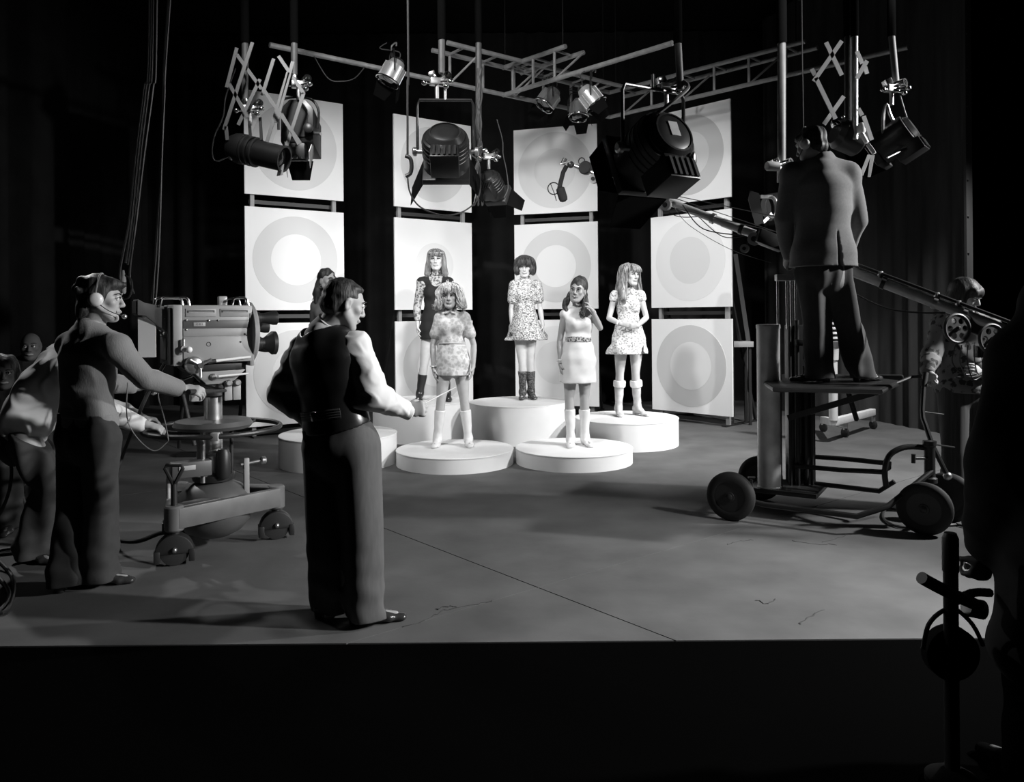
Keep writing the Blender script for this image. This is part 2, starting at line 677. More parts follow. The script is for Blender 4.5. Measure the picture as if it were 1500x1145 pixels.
def drape(name, pts, z0, z1, m, fold=0.11, amp=0.045, seed=1):
    rs = random.Random(seed)
    pts = [Vector((x, y, 0)) for x, y in pts]
    path = []
    for i in range(len(pts) - 1):
        L = (pts[i + 1] - pts[i]).length
        k = max(int(L / (fold / 6)), 2)
        for j in range(k):
            path.append(pts[i].lerp(pts[i + 1], j / k))
    path.append(pts[-1])
    prof, acc, ph, A = [], 0, 0, 1
    for i, p in enumerate(path):
        d = (path[min(i + 1, len(path) - 1)] - path[max(i - 1, 0)]).normalized()
        nrm = V(-d.y, d.x, 0)
        ph += 2 * math.pi / 12 * rs.uniform(0.5, 1.35)
        prof.append((p, nrm, math.sin(ph) * amp * (0.7 + 0.5 * math.sin(ph * 0.23))))
    mb = MB()
    nz = 5
    vs, fs = [], []
    n = len(prof)
    for t in (0, 0.012):
        for j in range(nz):
            z = z0 + (z1 - z0) * j / (nz - 1)
            g = 1.0 - 0.35 * j / (nz - 1)
            for p, nr, a in prof:
                q = p + nr * (a * g + t)
                vs.append((q.x, q.y, z))
    for t in (0, 1):
        o = t * n * nz
        for j in range(nz - 1):
            for i in range(n - 1):
                fs.append((o + j * n + i, o + j * n + i + 1, o + (j + 1) * n + i + 1, o + (j + 1) * n + i))
    for i in range(n - 1):
        fs.append((i, i + 1, n * nz + i + 1, n * nz + i))
        e = (nz - 1) * n
        fs.append((e + i, e + i + 1, n * nz + e + i + 1, n * nz + e + i))
    for j in range(nz - 1):
        for i in (0, n - 1):
            fs.append((j * n + i, (j + 1) * n + i, n * nz + (j + 1) * n + i, n * nz + j * n + i))
    mb._add(vs, fs)
    return part(name, mb, m, kind='structure', smooth=80)


drape('wall_back', [(-9, 13.6), (6.3, 13.6)], 0.0, 6.4, M_DRAPE, 0.16, 0.05, 2)
drape('wall_left', [(-6.6, 4.0), (-6.9, 9.0), (-6.2, 13.4)], 0.0, 6.4, M_DRAPE, 0.16, 0.05, 3)
rd = drape('wall_right', [(4.05, 12.6), (4.35, 11.55), (5.05, 10.85), (5.32, 9.6), (5.30, 9.1)], 0.0, 6.2, M_DRAPE2, 0.13, 0.03, 5)
hem = MB().bar((5.27, 9.05, 0), (5.27, 9.05, 6.2), 0.07, 0.05, (0, 1, 0))
for k in range(14):
    hem.ball((5.25, 9.02, 0.5 + k * 0.42), 0.011, 8, 5)
part('trim_hem', hem, M_DRAPE2, rd)
drape('wall_side', [(5.9, 9.0), (8.6, 8.2), (8.6, 4.0)], 0.0, 6.4, M_DRAPE, 0.16, 0.05, 8)
part('ceiling', MB().box((0, 8, 6.5), (19, 15, 0.1)), M_MATTE, kind='structure', smooth=0)

# ------------------------------------------------------------------ target panels on their frames
A = 1.296
ROWS = [('lowest', 0.14), ('middle', 1.598), ('top', 3.05)]
TONE = {}


def tone(v):
    v = v + (.86 - v) * .34
    k = 'flat_grey_%02d' % int(v * 100)
    return mat(k, v, 0.65, spec=0.2)


def annulus(c, u, w, nrm, r0, r1, t, n=64):
    mb = MB()
    vs, fs = [], []
    for k, z in ((0, 0.0), (1, t)):
        for i in range(n):
            a = 2 * math.pi * i / n
            e = u * math.cos(a) + w * math.sin(a)
            if r0 > 0:
                vs.append(c + e * r0 + nrm * z)
            vs.append(c + e * r1 + nrm * z)
    if r0 > 0:
        m = 2 * n
        for i in range(n):
            j = (i + 1) % n
            a, b, c2, d = 2 * i, 2 * i + 1, 2 * j + 1, 2 * j
            fs += [(a, b, c2, d), (m + a, m + d, m + c2, m + b), (b, m + b, m + c2, c2), (a, d, m + d, m + a)]
    else:
        fs += [tuple(range(n))[::-1], tuple(range(n, 2 * n))]
        for i in range(n):
            j = (i + 1) % n
            fs.append((i, j, n + j, n + i))
    return mb._add(vs, fs)


def panel_column(L, R, styles, where):
    """L, R: ground points (x, y) of the column's left and right edges; styles from the lowest panel up."""
    L, R = V(L[0], L[1], 0), V(R[0], R[1], 0)
    u = (R - L).normalized()
    nrm = V(u.y, -u.x, 0)
    mid = (L + R) / 2
    fr = thing('panel_frame', 'dark steel upright frame carrying the panel stack %s' % where, 'frame', mid, 'uprights behind the target panels')
    for s in (-1, 1):
        b = mid + u * (A / 2 - 0.11) * s - nrm * 0.07
        part('post', MB().bar(b, b + V(0, 0, 4.3), 0.05, 0.05, u), M_POST, fr)
        part('foot', MB().bar(b + nrm * 0.12, b - nrm * 0.75, 0.07, 0.04), M_BLACK, fr)
        part('brace', MB().bar(b - nrm * 0.7 + V(0, 0, .03), b - nrm * 0.03 + V(0, 0, 1.9), 0.035, 0.035, u), M_BLACK, fr)
    for z in (0.05, 1.52, 2.97):
        part('rail', MB().bar(mid - u * (A / 2 - .08) - nrm * 0.115 + V(0, 0, z), mid + u * (A / 2 - .08) - nrm * 0.115 + V(0, 0, z), 0.03, 0.05), M_BLACK, fr)
    for (rn, z0), (ro, ri, tr, td) in zip(ROWS, styles):
        c = mid + V(0, 0, z0 + A / 2)
        desc = 'ring round a paler disc' if ri and td > tr else 'pale ring round a darker disc' if ri else 'single small pale disc'
        t = thing('target_panel', 'white panel with %s, %s in stack %s' % (desc, rn, where), 'panel', mid + V(0, 0, z0), 'white target panels')
        R3 = Matrix((u, -nrm, V(0, 0, 1))).transposed()
        part('board', MB().box(c - nrm * 0.0, (A, 0.024, A), R3), M_BOARD, t, smooth=0)
        rim = MB()
        part('backing', MB().box(c - nrm * 0.026, (A - 0.004, 0.026, A - 0.004), R3), M_BLACK, t, smooth=0)
        f = c + nrm * 0.012
        h = A / 2
        if ri:
            part('ring', annulus(f, u, V(0, 0, 1), nrm, ri * h, ro * h, 0.003), tone(tr), t, smooth=30, label='painted grey ring')
            part('disc', annulus(f, u, V(0, 0, 1), nrm, 0, ri * h - 0.0005, 0.004), tone(td), t, smooth=30, label='painted centre disc')
        else:
            part('disc', annulus(f, u, V(0, 0, 1), nrm, 0, ro * h, 0.003), tone(td), t, smooth=30, label='painted pale disc')


# left and right edges in metres, measured from the photograph
panel_column((-3.285, 9.79), (-2.275, 10.47), [(0.86, .50, .62, .74), (0.86, .507, .56, .80), (0.86, .45, .60, .72)], 'nearest television camera')
panel_column((-1.641, 11.0), (-0.600, 11.77), [(0.82, .46, .60, .78), (0.49, 0, 0, .70), (0.84, .46, .58, .72)], 'second from television camera')
panel_column((0.047, 12.07), (1.290, 11.68), [(0.86, .50, .74, .62), (0.84, .49, .58, .80), (0.89, .5, .60, .50)], 'third from television camera')
panel_column((2.030, 11.31), (2.903, 10.39), [(0.87, .51, .43, .60), (0.87, .50, .70, .56), (0.85, .5, .40, .56)], 'nearest boom dolly')

# ------------------------------------------------------------------ podiums


def podium(px, d, h, label, R=0.6):
    x = P(px, 600, d).x
    c = V(x, d, 0)
    t = thing('round_podium', label, 'podium', c, 'white round podiums')
    part('drum', MB().lathe(c, (0, 0, 1), [(R - .004, 0), (R - .004, h - .012)], 96), M_WHITE, t, smooth=40)
    part('deck', MB().lathe(c, (0, 0, 1), [(R - .003, h - .012), (R, h - .010), (R, h - .003), (R - .003, h)], 96), M_WHITE, t, smooth=20)
    return t


K = 1150 / 1120
podium(666, 7.82 * K, 0.152, 'low white round podium under the curly blonde woman in white boots')
podium(840.3, 7.853 * K, 0.152, 'low white round podium under the smiling woman with raised hand')
podium(495.5, 7.9 * K, 0.305, 'mid-height white podium behind the man in the waistcoat')
podium(917.5, 8.914 * K, 0.312, 'mid-height white podium under the woman in the flowered dress')
podium(759, 9.34 * K, 0.457, 'tall white podium under the woman with the dark bob')
podium(617, 9.80, 0.457, 'tall white podium under the woman in the black pinafore', 0.6)

# ------------------------------------------------------------------ people
M_SKIN = mat('skin_fair', 0.46, 0.5, var=0.05, vscale=20, spec=0.3)
M_SKIN2 = mat('skin_tanned', 0.33, 0.5, var=0.06, vscale=20, spec=0.35)
M_EYE = mat('eye_white', 0.7, 0.25)
M_IRIS = mat('iris_dark', 0.02, 0.15)
M_LASH = mat('lash_dark', 0.012, 0.6)
M_LIP = mat('lip', 0.2, 0.4)
M_LIP2 = mat('lip_pale', 0.3, 0.45)


def hairmat(name, v, hi=2.4, rough=0.52, sc=70):
    """Strand-streaked hair."""
    if name in MATS:
        return MATS[name]
    m = mat(name, v, rough, var=0.0, spec=0.35)
    nt = m.node_tree
    b = nt.nodes['Principled BSDF']
    tc = nt.nodes.new('ShaderNodeTexCoord')
    mp = nt.nodes.new('ShaderNodeMapping')
    mp.inputs['Scale'].default_value = (1, 1, 0.12)
    n = nt.nodes.new('ShaderNodeTexNoise')
    n.inputs['Scale'].default_value = sc
    n.inputs['Detail'].default_value = 3
    r = nt.nodes.new('ShaderNodeValToRGB')
    r.color_ramp.elements[0].position, r.color_ramp.elements[1].position = 0.35, 0.68
    a, c = v * 0.6, min(v * hi, 0.9)
    r.color_ramp.elements[0].color = (a, a, a, 1)
    r.color_ramp.elements[1].color = (c, c, c, 1)
    bp = nt.nodes.new('ShaderNodeBump')
    bp.inputs['Strength'].default_value = 0.7
    bp.inputs['Distance'].default_value = 0.006
    L = nt.links.new
    L(tc.outputs['Object'], mp.inputs[0])
    L(mp.outputs[0], n.inputs['Vector'])
    L(n.outputs['Fac'], r.inputs[0])
    L(r.outputs[0], b.inputs['Base Color'])
    L(n.outputs['Fac'], bp.inputs['Height'])
    L(bp.outputs[0], b.inputs['Normal'])
    return m


def creases(seed, freq, amp, stretch=(1, 1, 1)):
    """Soft swell plus sharper folds for shirts and jackets."""
    a, b = waves(seed, 8, freq, amp, stretch), waves(seed + 50, 5, freq * .9, 1.0, stretch)

    def fn(X, Y, Z):
        return a(X, Y, Z) - amp * .8 * np.exp(-(b(X, Y, Z) * 2.2) ** 2)
    return fn


class Fig:
    """One person. J: joints as (pixel x, pixel y, depth offset); index 0 is the limb at the left of the photo, 1 the one at the right."""

    def __init__(s, label, d, J, f, hf, hu=(0, 0, 1), fem=False, base=0.0, g=1.0, hs=1.0, skin=None, foot0=None, foot1=None, h=0.007):
        s.d, s.fem, s.base, s.g, s.hs, s.h = d, fem, base, g, hs, h
        s.J = {k: P(v[0], v[1], d + v[2]) for k, v in J.items()}
        s.f = Vector(f).normalized()
        a, b = s.J['a0'], s.J['a1']
        s.t = thing('person', label, 'person', ((a.x + b.x) / 2, (a.y + b.y) / 2, base))
        s.hf = Vector(hf).normalized()
        s.hr = s.hf.cross(Vector(hu)).normalized()
        s.hu = s.hr.cross(s.hf)
        s.H = s.J['hd']
        s.skin = skin or M_SKIN
        s.S = (s.J['s1'] - s.J['s0']).normalized()
        s.SH = (s.J['h1'] - s.J['h0']).normalized()
        s.pv = (s.J['h0'] + s.J['h1']) / 2
        s.toe = [Vector(foot0 or f).normalized(), Vector(foot1 or f).normalized()]
        for i in (0, 1):
            s.J['a%d' % i].z = max(s.J['a%d' % i].z, base + 0.07)
        s.hands = []
        s.up = (s.J['nk'] - s.pv).normalized()

    def hp(s, x, y, z):
        k = s.hs
        return s.H + s.hr * (x * k) + s.hf * (y * k) + s.hu * (z * k)

    def sp(s, t, back=0.0):
        return s.pv.lerp(s.J['nk'], t) - s.f * back

    # ---- solids shared by skin and clothes
    def torso(s, e=0.0, lo=-0.06, hi=1.0, k=0.03, shoulders=True):
        g = s.g
        if s.fem:
            T = [(-.06, .145, .10), (.04, .160, .108), (.20, .142, .095), (.38, .108, .080), (.58, .122, .088), (.76, .134, .092), (.89, .095, .066), (1.0, .044, .046)]
        else:
            T = [(-.06, .150, .108), (.05, .166, .116), (.22, .158, .110), (.38, .150, .105), (.58, .164, .116), (.78, .172, .116), (.91, .120, .085), (1.0, .06, .06)]
        T = [(s.sp(t, .012), a * g + e, b * g + e) for t, a, b in T if lo - .001 <= t <= hi + .001]
        out = [loft(T, k, side=(s.S + s.SH).normalized(), ki=0.01)]
        if shoulders:
            for i in (0, 1):
                q = s.sp(.93)
                out.append(limb([q, s.J['s%d' % i]], [(.040 if s.fem else .058) * g + e, (.039 if s.fem else .06) * g + e], 0.03))
        if s.fem:
            for sg in (-1, 1):
                c = s.sp(.69) + s.S * (.060 * g * sg) + s.f * (.060 * g)
                out.append(ell(c, (.056 * g + e, .052 * g + e, .056 * g + e), (s.S, s.f, s.up), 0.05))
        else:
            out.append(ell(s.sp(.0) - s.f * .05, (.13 * g + e, .09 * g + e, .1 * g + e), (s.SH, s.f, s.up), 0.04))
        return out

    def arm(s, i, e=0.0, to=2.0, k=0.03, rad=None):
        g = s.g
        S, E, W = (s.J[q + str(i)] for q in 'sew')
        R = rad or ([.039, .037, .031, .034, .029, .022] if s.fem else [.058, .053, .044, .046, .039, .029])
        pts = [S, S.lerp(E, .4), E, E.lerp(W, .25), E.lerp(W, .6), W]
        ts = [0, .4, 1, 1.25, 1.6, 2.0]
        o, r = [], []
        for p, t, q in zip(pts, ts, R):
            if t <= to + 1e-6:
                o.append(p)
                r.append((q * g if rad is None else q) + e)
        if to not in ts:
            j = max(k2 for k2 in range(6) if ts[k2] < to)
            u = (to - ts[j]) / (ts[j + 1] - ts[j])
            o.append(pts[j].lerp(pts[j + 1], u))
            r.append(((R[j] * (1 - u) + R[j + 1] * u) * (g if rad is None else 1)) + e)
        return limb(o, r, k)

    def leg(s, i, e=0.0, k=0.03):
        g = s.g
        Hh, K, A = (s.J[q + str(i)] for q in 'hka')
        R = [.083, .072, .048, .050, .032] if s.fem else [.092, .084, .058, .058, .04]
        pts = [Hh, Hh.lerp(K, .45), K, K.lerp(A, .3), A]
        return limb(pts, [r * g + e for r in R], k)

    def foot(s, i, e=0.0, k=0.015):
        A, t = s.J['a%d' % i], s.toe[i]
        z = s.base + 0.034
        q = V(A.x, A.y, z)
        return [limb([q - t * .045, q + t * .10, q + t * .15], [.024 + e, .022 + e, .014 + e], k), limb([A, q], [.034 * s.g + e, .027 + e], .015)]

    def hand(s, i, d, n, th, curl=0.5, k=1.0):
        """d: wrist to knuckles, n: palm faces, th: thumb side."""
        d = Vector(d).normalized()
        th = Vector(th)
        th = (th - d * th.dot(d)).normalized()
        n = Vector(n)
        n = (n - d * n.dot(d) - th * n.dot(th)).normalized()
        W = s.J['w%d' % i]
        out = [loft([(W, .026 * k, .021 * k), (W + d * .045 * k, .038 * k, .017 * k), (W + d * .083 * k, .040 * k, .0145 * k)], .012, side=th, ki=.004)]
        for j, L in enumerate((.074, .082, .077, .060)):
            p = W + d * (.083 - .004 * abs(j - 1)) * k + th * (.0295 - .0198 * j) * k
            v = (d + th * (.10 - .07 * j)).normalized()
            pts = [p]
            ang = 0
            for q, w_ in ((.45, .75), (.30, 1.0), (.25, .7)):
                ang += curl * w_
                dv = v * math.cos(ang) + n * math.sin(ang)
                p = p + dv * L * q * k
                pts.append(p)
            out.append(limb(pts, [.0098 * k, .0092 * k, .0085 * k, .0072 * k], .004))
        p = W + d * .028 * k + th * .026 * k
        v = (d * .62 + th * .62 + n * (.25 + .5 * curl)).normalized()
        v2 = (d * .8 + th * .15 + n * (.3 + .7 * curl)).normalized()
        out.append(limb([p, p + v * .042 * k, p + v * .042 * k + v2 * .034 * k], [.0155 * k, .0115 * k, .0085 * k], .008))
        s.hands.append(out)
        return out

    def head(s, ears=True):
        hp, k, fr = s.hp, s.hs, (s.hr, s.hf, s.hu)
        E = lambda x, y, z, r, kk=.015, sub=False: ell(hp(x, y, z), tuple(q * k for q in r), fr, kk, sub)
        o = [E(0, -.012, .03, (.076, .094, .086), .02),
             loft([(hp(0, .03, .02), .063 * k, .055 * k), (hp(0, .046, -.05), .052 * k, .045 * k), (hp(0, .06, -.097), .025 * k, .026 * k)], .02, side=s.hr, ki=.01),
             E(0, .082, .033, (.05, .012, .011), .012),
             limb([hp(0, .088, .02), hp(0, .109, -.022)], [.009 * k, .0125 * k], .010),
             E(0, .109, -.026, (.0125, .0125, .0115), .006)]
        jw = .054 if s.fem else .058
        for g in (-1, 1):
            o += [E(g * .045, .06, -.014, (.021, .021, .019), .02),
                  limb([hp(g * jw, .002, -.045), hp(g * .03, .058, -.096)], [.021 * k, .019 * k], .028),
                  E(g * .0125, .098, -.031, (.009, .011, .008), .006),
                  E(g * .032, .101, .012, (.018, .014, .0115), .010, True)]
            if ears:
                o += [E(g * .080, -.008, -.002, (.010, .020, .033), .008), E(g * .088, -.002, .002, (.006, .011, .019), .006, True)]
        o += [E(0, .094, -.056, (.022, .009, .006), .006), E(0, .092, -.069, (.019, .010, .007), .006), E(0, .102, -.0625, (.02, .006, .0022), .003, True), E(0, .076, -.101, (.02, .018, .016), .02)]
        r = .042 if s.fem else .057
        o.append(limb([s.J['nk'] + s.f * .012, hp(0, -.02, -.05)], [r * s.g * 1.05, r * s.g], .03))
        return o

    def features(s, lip=None, brow=None, lash=0.003, smile=0.0):
        hp, k = s.hp, s.hs
        for g in (-1, 1):
            e = part('eye', MB().ball(hp(g * .032, .0825, .012), .0135 * k, 14, 9), M_EYE, s.t)
            part('iris', MB().ball(hp(g * .032, .0925, .012), .0062 * k, 10, 6), M_IRIS, e)
            part('eyelash', MB().tube([hp(g * .016, .0945, .011), hp(g * .024, .0985, .0195), hp(g * .034, .099, .0215), hp(g * .046, .093, .017), hp(g * .053, .086, .013)], lash * k, 6, sub=3), M_LASH, s.t)
            part('eyebrow', MB().tube([hp(g * .014, .0955, .032), hp(g * .03, .0965, .039), hp(g * .044, .09, .039), hp(g * .056, .079, .033)], [.0030 * k], 6, sub=3), brow or M_LASH, s.t)
        part('lips', MB().tube([hp(-.026, .083, -.062 + smile), hp(-.013, .0965, -.0605 + smile * .3), hp(0, .1005, -.062), hp(.013, .0965, -.0605 + smile * .3), hp(.026, .083, -.062 + smile)], .0068 * k, 8, sub=3), lip or M_LIP2, s.t)

    def skinmesh(s, ears=True, h=None, feet=True, legs=True):
        pr = s.torso(0) + s.head(ears)
        for i in (0, 1):
            pr.append(s.arm(i))
            if legs:
                pr.append(s.leg(i))
                if feet:
                    pr += s.foot(i)
        for q in s.hands:
            pr += q
        s.body = soft('body', pr, s.skin, s.t, h or s.h)
        return s.body

    # ---- clothes
    def trousers(s, m, thigh=.108, knee=.092, hem=.10, waist=.25, e=.018, seed=1, fold=.006, h=None, hemz=.03, label=None):
        pr = s.torso(e, hi=.39, shoulders=False)
        up = V(0, 0, 1)
        for i in (0, 1):
            Hh, K, A = (s.J[q + str(i)] for q in 'hka')
            b = V(A.x, A.y, s.base + .01) + s.toe[i] * .012
            pr.append(limb([Hh, Hh.lerp(K, .4), K, K.lerp(A, .5), A, b], [thigh, (thigh * 1.2 + knee * .8) / 2, knee, (knee + hem) / 2, hem, hem], .02))
        w1 = waves(seed, 7, 38, fold * 1.5, (1, 1, .10))
        w2 = waves(seed + 9, 6, 48, fold * .8, (.8, .8, 1.0))
        a0 = min(s.J['a0'].z, s.J['a1'].z)

        def disp(X, Y, Z):
            return w1(X, Y, Z) + w2(X, Y, Z) * np.clip(1.3 - np.abs(Z - a0) * 3.5, 0, 1.2)
        q = s.sp(waist)
        s.trou = soft('trousers', pr, m, s.t, h or s.h, disp, [(q, s.up), (V(0, 0, s.base + hemz), (0, 0, -1))], label=label)
        return s.trou

    def top(s, m, name='shirt', e=.014, sleeve=(0.03, 0.03), to=(1.95, 1.95), lo=.1, seed=2, fold=.005, freq=45, h=None, puff=None, extra=(), cut=True, neck=.965, label=None, stretch=(1, 1, 1)):
        pr = s.torso(e)
        for i in (0, 1):
            if to[i] > 0:
                pr.append(s.arm(i, sleeve[i], to[i], rad=puff[i] if puff else None))
        pr += list(extra)
        cuts = [(s.sp(lo), -s.up)]
        pr.append(ell(s.sp(1.0) + s.f * .03 + s.up * .06, ((.062 if s.fem else .07) * s.g, (.075 if s.fem else .075) * s.g, .075), (s.S, s.f, s.up), .006, True))
        o = soft(name, pr, m, s.t, h or s.h, creases(seed, freq, fold, stretch), cuts if cut else (), label=label)
        return o

    def shoes(s, m, heel=0.0, name='shoe', shaft=None, mshaft=None, top=None):
        """Shoes, or boots when shaft (share of the calf covered) is given."""
        for i in (0, 1):
            A, t, z = s.J['a%d' % i], s.toe[i], s.base
            r = V(t.y, -t.x, 0)
            q = V(A.x, A.y, z)
            hz = heel
            pr = [loft([(q - t * .05 + V(0, 0, .038 + hz), .034, .034), (q + t * .04 + V(0, 0, .034 + hz * .6), .037, .032), (q + t * .12 + V(0, 0, .024), .043, .024), (q + t * .185 + V(0, 0, .018), .030, .017)], .015, side=r, ki=.012)]
            pr.append(limb([A + V(0, 0, .01), q + V(0, 0, .045 + hz)], [.041 if shaft else .040, .042], .03))
            cuts = [(V(0, 0, z + .001), (0, 0, -1))]
            if shaft:
                K = s.J['k%d' % i]
                T = A.lerp(K, shaft)
                pr.append(limb([A, A.lerp(K, .35), A.lerp(K, .68), T + (K - A).normalized() * .01], [.041, .049, .057, .058], .03))
                cuts.append((T, K - A))
            b = soft(name, pr, m, s.t, .006, waves(31 + i, 6, 60, .0025), cuts)
            hb = MB().lathe(q - t * .052 + V(0, 0, .0), (0, 0, 1), [(.024, 0), (.026, .012), (.03, .03 + hz)], 14)
            part('heel', hb, M_BLACK if mshaft is None else mshaft, b)


def band(fig, pts, r, m, name, closed=True, n=8, label=None, flat=None):
    return part(name, MB().tube(pts, r, n, closed=closed, sub=4), m, fig.t, label=label)


def circ(c, axis, R, n=12, R2=None, u=None):
    if u is None:
        u, v, d = basis(Vector(axis))
    else:
        u = Vector(u).normalized()
        v = Vector(axis).normalized().cross(u)
    return [Vector(c) + u * math.cos(2 * math.pi * i / n) * R + v * math.sin(2 * math.pi * i / n) * (R2 or R) for i in range(n)]


def headset(fig, side, m, mic=True):
    """Band over the head, two padded earcups, a boom with a small microphone."""
    k = fig.hs
    b = part('headset', MB().tube([fig.hp(.108 * math.cos(a), -.012, .015 + .127 * math.sin(a)) for a in [math.pi * i / 14 for i in range(15)]], .005 * k, 6), M_DULL, fig.t)
    for g in (-1, 1):
        c = fig.hp(g * .086, -.010, -.004)
        ax = fig.hr * g
        part('earcup', MB().lathe(c, ax, [(.030, 0), (.039, .006), (.039, .022), (.032, .032), (.018, .038)], 20), m, b)
    if mic:
        g = side
        part('boom', MB().tube([fig.hp(g * .105, -.0, -.02), fig.hp(g * .085, .06, -.06), fig.hp(g * .05, .125, -.082)], .0028, 6, sub=4), M_BLACK, b)
        part('microphone', MB().ball(fig.hp(g * .045, .13, -.084), (.014, .014, .014), 12, 8), M_DULL, b)


def strands(fig, guides, n, m, amp=.01, freq=3.0, rad=.0035, jit=.010, seed=1, sides=5):
    """Loose locks that follow guide paths given in head units; one mesh of hair."""
    rs = random.Random(seed)
    mb = MB()
    for i in range(n):
        a = rs.random() * (len(guides) - 1)
        k = int(a)
        u = a - k
        g = [tuple(p0[j] * (1 - u) + p1[j] * u for j in range(3)) for p0, p1 in zip(guides[k], guides[k + 1])]
        off = [rs.gauss(0, jit) for _ in range(3)]
        pts = [fig.hp(x + off[0] * (.4 + .6 * t / len(g)), y + off[1] * (.4 + .6 * t / len(g)), z + off[2] * .7) for t, (x, y, z) in enumerate(g)]
        pts = spline(pts, 5)
        ph, fr = rs.random() * 6.28, freq * rs.uniform(.75, 1.3) * 2 * math.pi
        L = len(pts)
        am = amp * rs.uniform(.5, 1.3)
        q = []
        for t, p in enumerate(pts):
            w_ = t / (L - 1)
            e = am * min(w_ * 1.6, 1)
            q.append(p + fig.hr * (e * math.cos(ph + fr * w_)) + fig.hf * (e * math.sin(ph + fr * w_)) * .8 + fig.hu * (e * .5 * math.sin(ph * 2 + fr * w_)))
        r0 = rad * rs.uniform(.7, 1.4)
        mb.tube(q, [r0 * (1 - .75 * (t / (L - 1)) ** 2) for t in range(L)], sides)
    return part('hair_locks', mb, m, fig.t, kind='stuff', smooth=80)


def ring_guides(front, path, k=24, squash=1.0, dy=-.02):
    """Guides all round the head except the face; path: (radius, height) from the crown down."""
    out = []
    for i in range(k):
        th = math.radians(front + (360 - 2 * front) * i / (k - 1))
        out.append([(r * math.sin(th), r * math.cos(th) * squash + dy, z) for r, z in path])
    return out


def dress(s, m, hem, a, b, e=.012, to=.5, sleeve=.02, puff=None, waist=.118, seed=5, fold=.003, hfold=.012, h=None, neck=(.07, .07, .07), name='dress', low=.0, arms=True, flare=.5):
    hz = P(hem[0], hem[1], s.d).z
    pr = s.torso(e, lo=.2)
    if arms:
        for i in (0, 1):
            pr.append(s.arm(i, sleeve, to, rad=puff))
    hipc = s.sp(.06)
    hc = V((s.pv.x * .6 + (s.J['k0'].x + s.J['k1'].x) * .2), (s.pv.y * .6 + (s.J['k0'].y + s.J['k1'].y) * .2), hz)
    ha, hb = .172 * s.g + e, .125 * s.g + e
    ha2, hb2 = ha * (1 - flare) + (ha + a) / 2 * flare, hb * (1 - flare) + (hb + b) / 2 * flare
    pr.append(loft([(s.sp(.40), waist * s.g + e, .088 * s.g + e), (s.sp(.22), (waist + .03) * s.g + e, .104 * s.g + e), (hipc, ha2, hb2), (hc, a, b), (hc - V(0, 0, .05), a, b)], .03, side=s.SH, ki=.02))
    pr.append(limb([s.J['nk'] + s.f * .012 - s.up * .03, s.hp(0, -.02, -.05)], [.050 * s.g + e, .042 * s.g + e], .03))
    wf = waves(seed, 8, 30, 1.0, (1, 1, .08))
    wt = waves(seed + 3, 6, 55, fold)
    wz = s.sp(.38).z

    def disp(X, Y, Z):
        k = np.clip((wz - Z) / max(wz - hz, .1), 0, 1)
        return wt(X, Y, Z) + wf(X, Y, Z) * hfold * k * k
    pr.append(loft([(s.J['nk'] + s.f * .055 + s.up * (.075 - low), neck[0], neck[1]), (s.J['nk'] + s.f * .02 + s.up * .16, neck[0] * 1.4, neck[1] * 1.6)], .006, True, side=s.S)) if arms or low == 0 else pr.append(ell(s.sp(1.0) + s.f * .05 + s.up * (.03 - low), (neck[0], neck[1], neck[2]), (s.S, s.f, s.up), .006, True))
    pr.append(loft([(hc + V(0, 0, .05), a * .8, b * .8), (hc - V(0, 0, .1), a - .015, b - .015)], .01, sub=True, side=s.SH))
    s.hemc = hc
    return soft(name, pr, m, s.t, h or s.h, disp, [(V(0, 0, hz), (0, 0, -1))])


def hair(s, m, prims, face=True, freq=90, amp=.004, seed=3, stretch=(1, 1, .35), h=.006, carve=(.060, .07, .085), cz=-.035, cy=.125, extra_cut=()):
    pr = list(prims)
    if face:
        pr.append(ell(s.hp(0, cy, cz), tuple(c * s.hs for c in carve), (s.hr, s.hf, s.hu), .010, True))
    pr += list(extra_cut)
    return soft('hair', pr, m, s.t, h, waves(seed, 10, freq, amp, stretch))


def HE(s):
    """Ellipsoid in head units."""
    return lambda x, y, z, r, k=.02, sub=False: ell(s.hp(x, y, z), tuple(q * s.hs for q in r), (s.hr, s.hf, s.hu), k, sub)


def HL(s):
    return lambda pts, rad, k=.02: limb([s.hp(*p) for p in pts], rad, k)


M_BOOTW = mat('boot_white', 0.72, 0.35, var=0.05, vscale=10)
M_BOOTB = mat('boot_black', 0.02, 0.3, bump=0.2, bscale=50)
M_BOOTF = pattern('boot_fleck', 'fleck', 0.02, 0.12, 45, 0.4)
M_BOOTL = mat('boot_light', 0.5, 0.5, var=0.25, vscale=14)
M_SHOE = mat('shoe_leather', 0.03, 0.25, coat=0.3)
M_HAIRD = hairmat('hair_dark', 0.03)
M_HAIRB = hairmat('hair_brown', 0.13, 2.0)
M_HAIRL = hairmat('hair_blonde', 0.34, 1.8, sc=55)
M_HAIRR = hairmat('hair_auburn', 0.16, 2.4, sc=60)

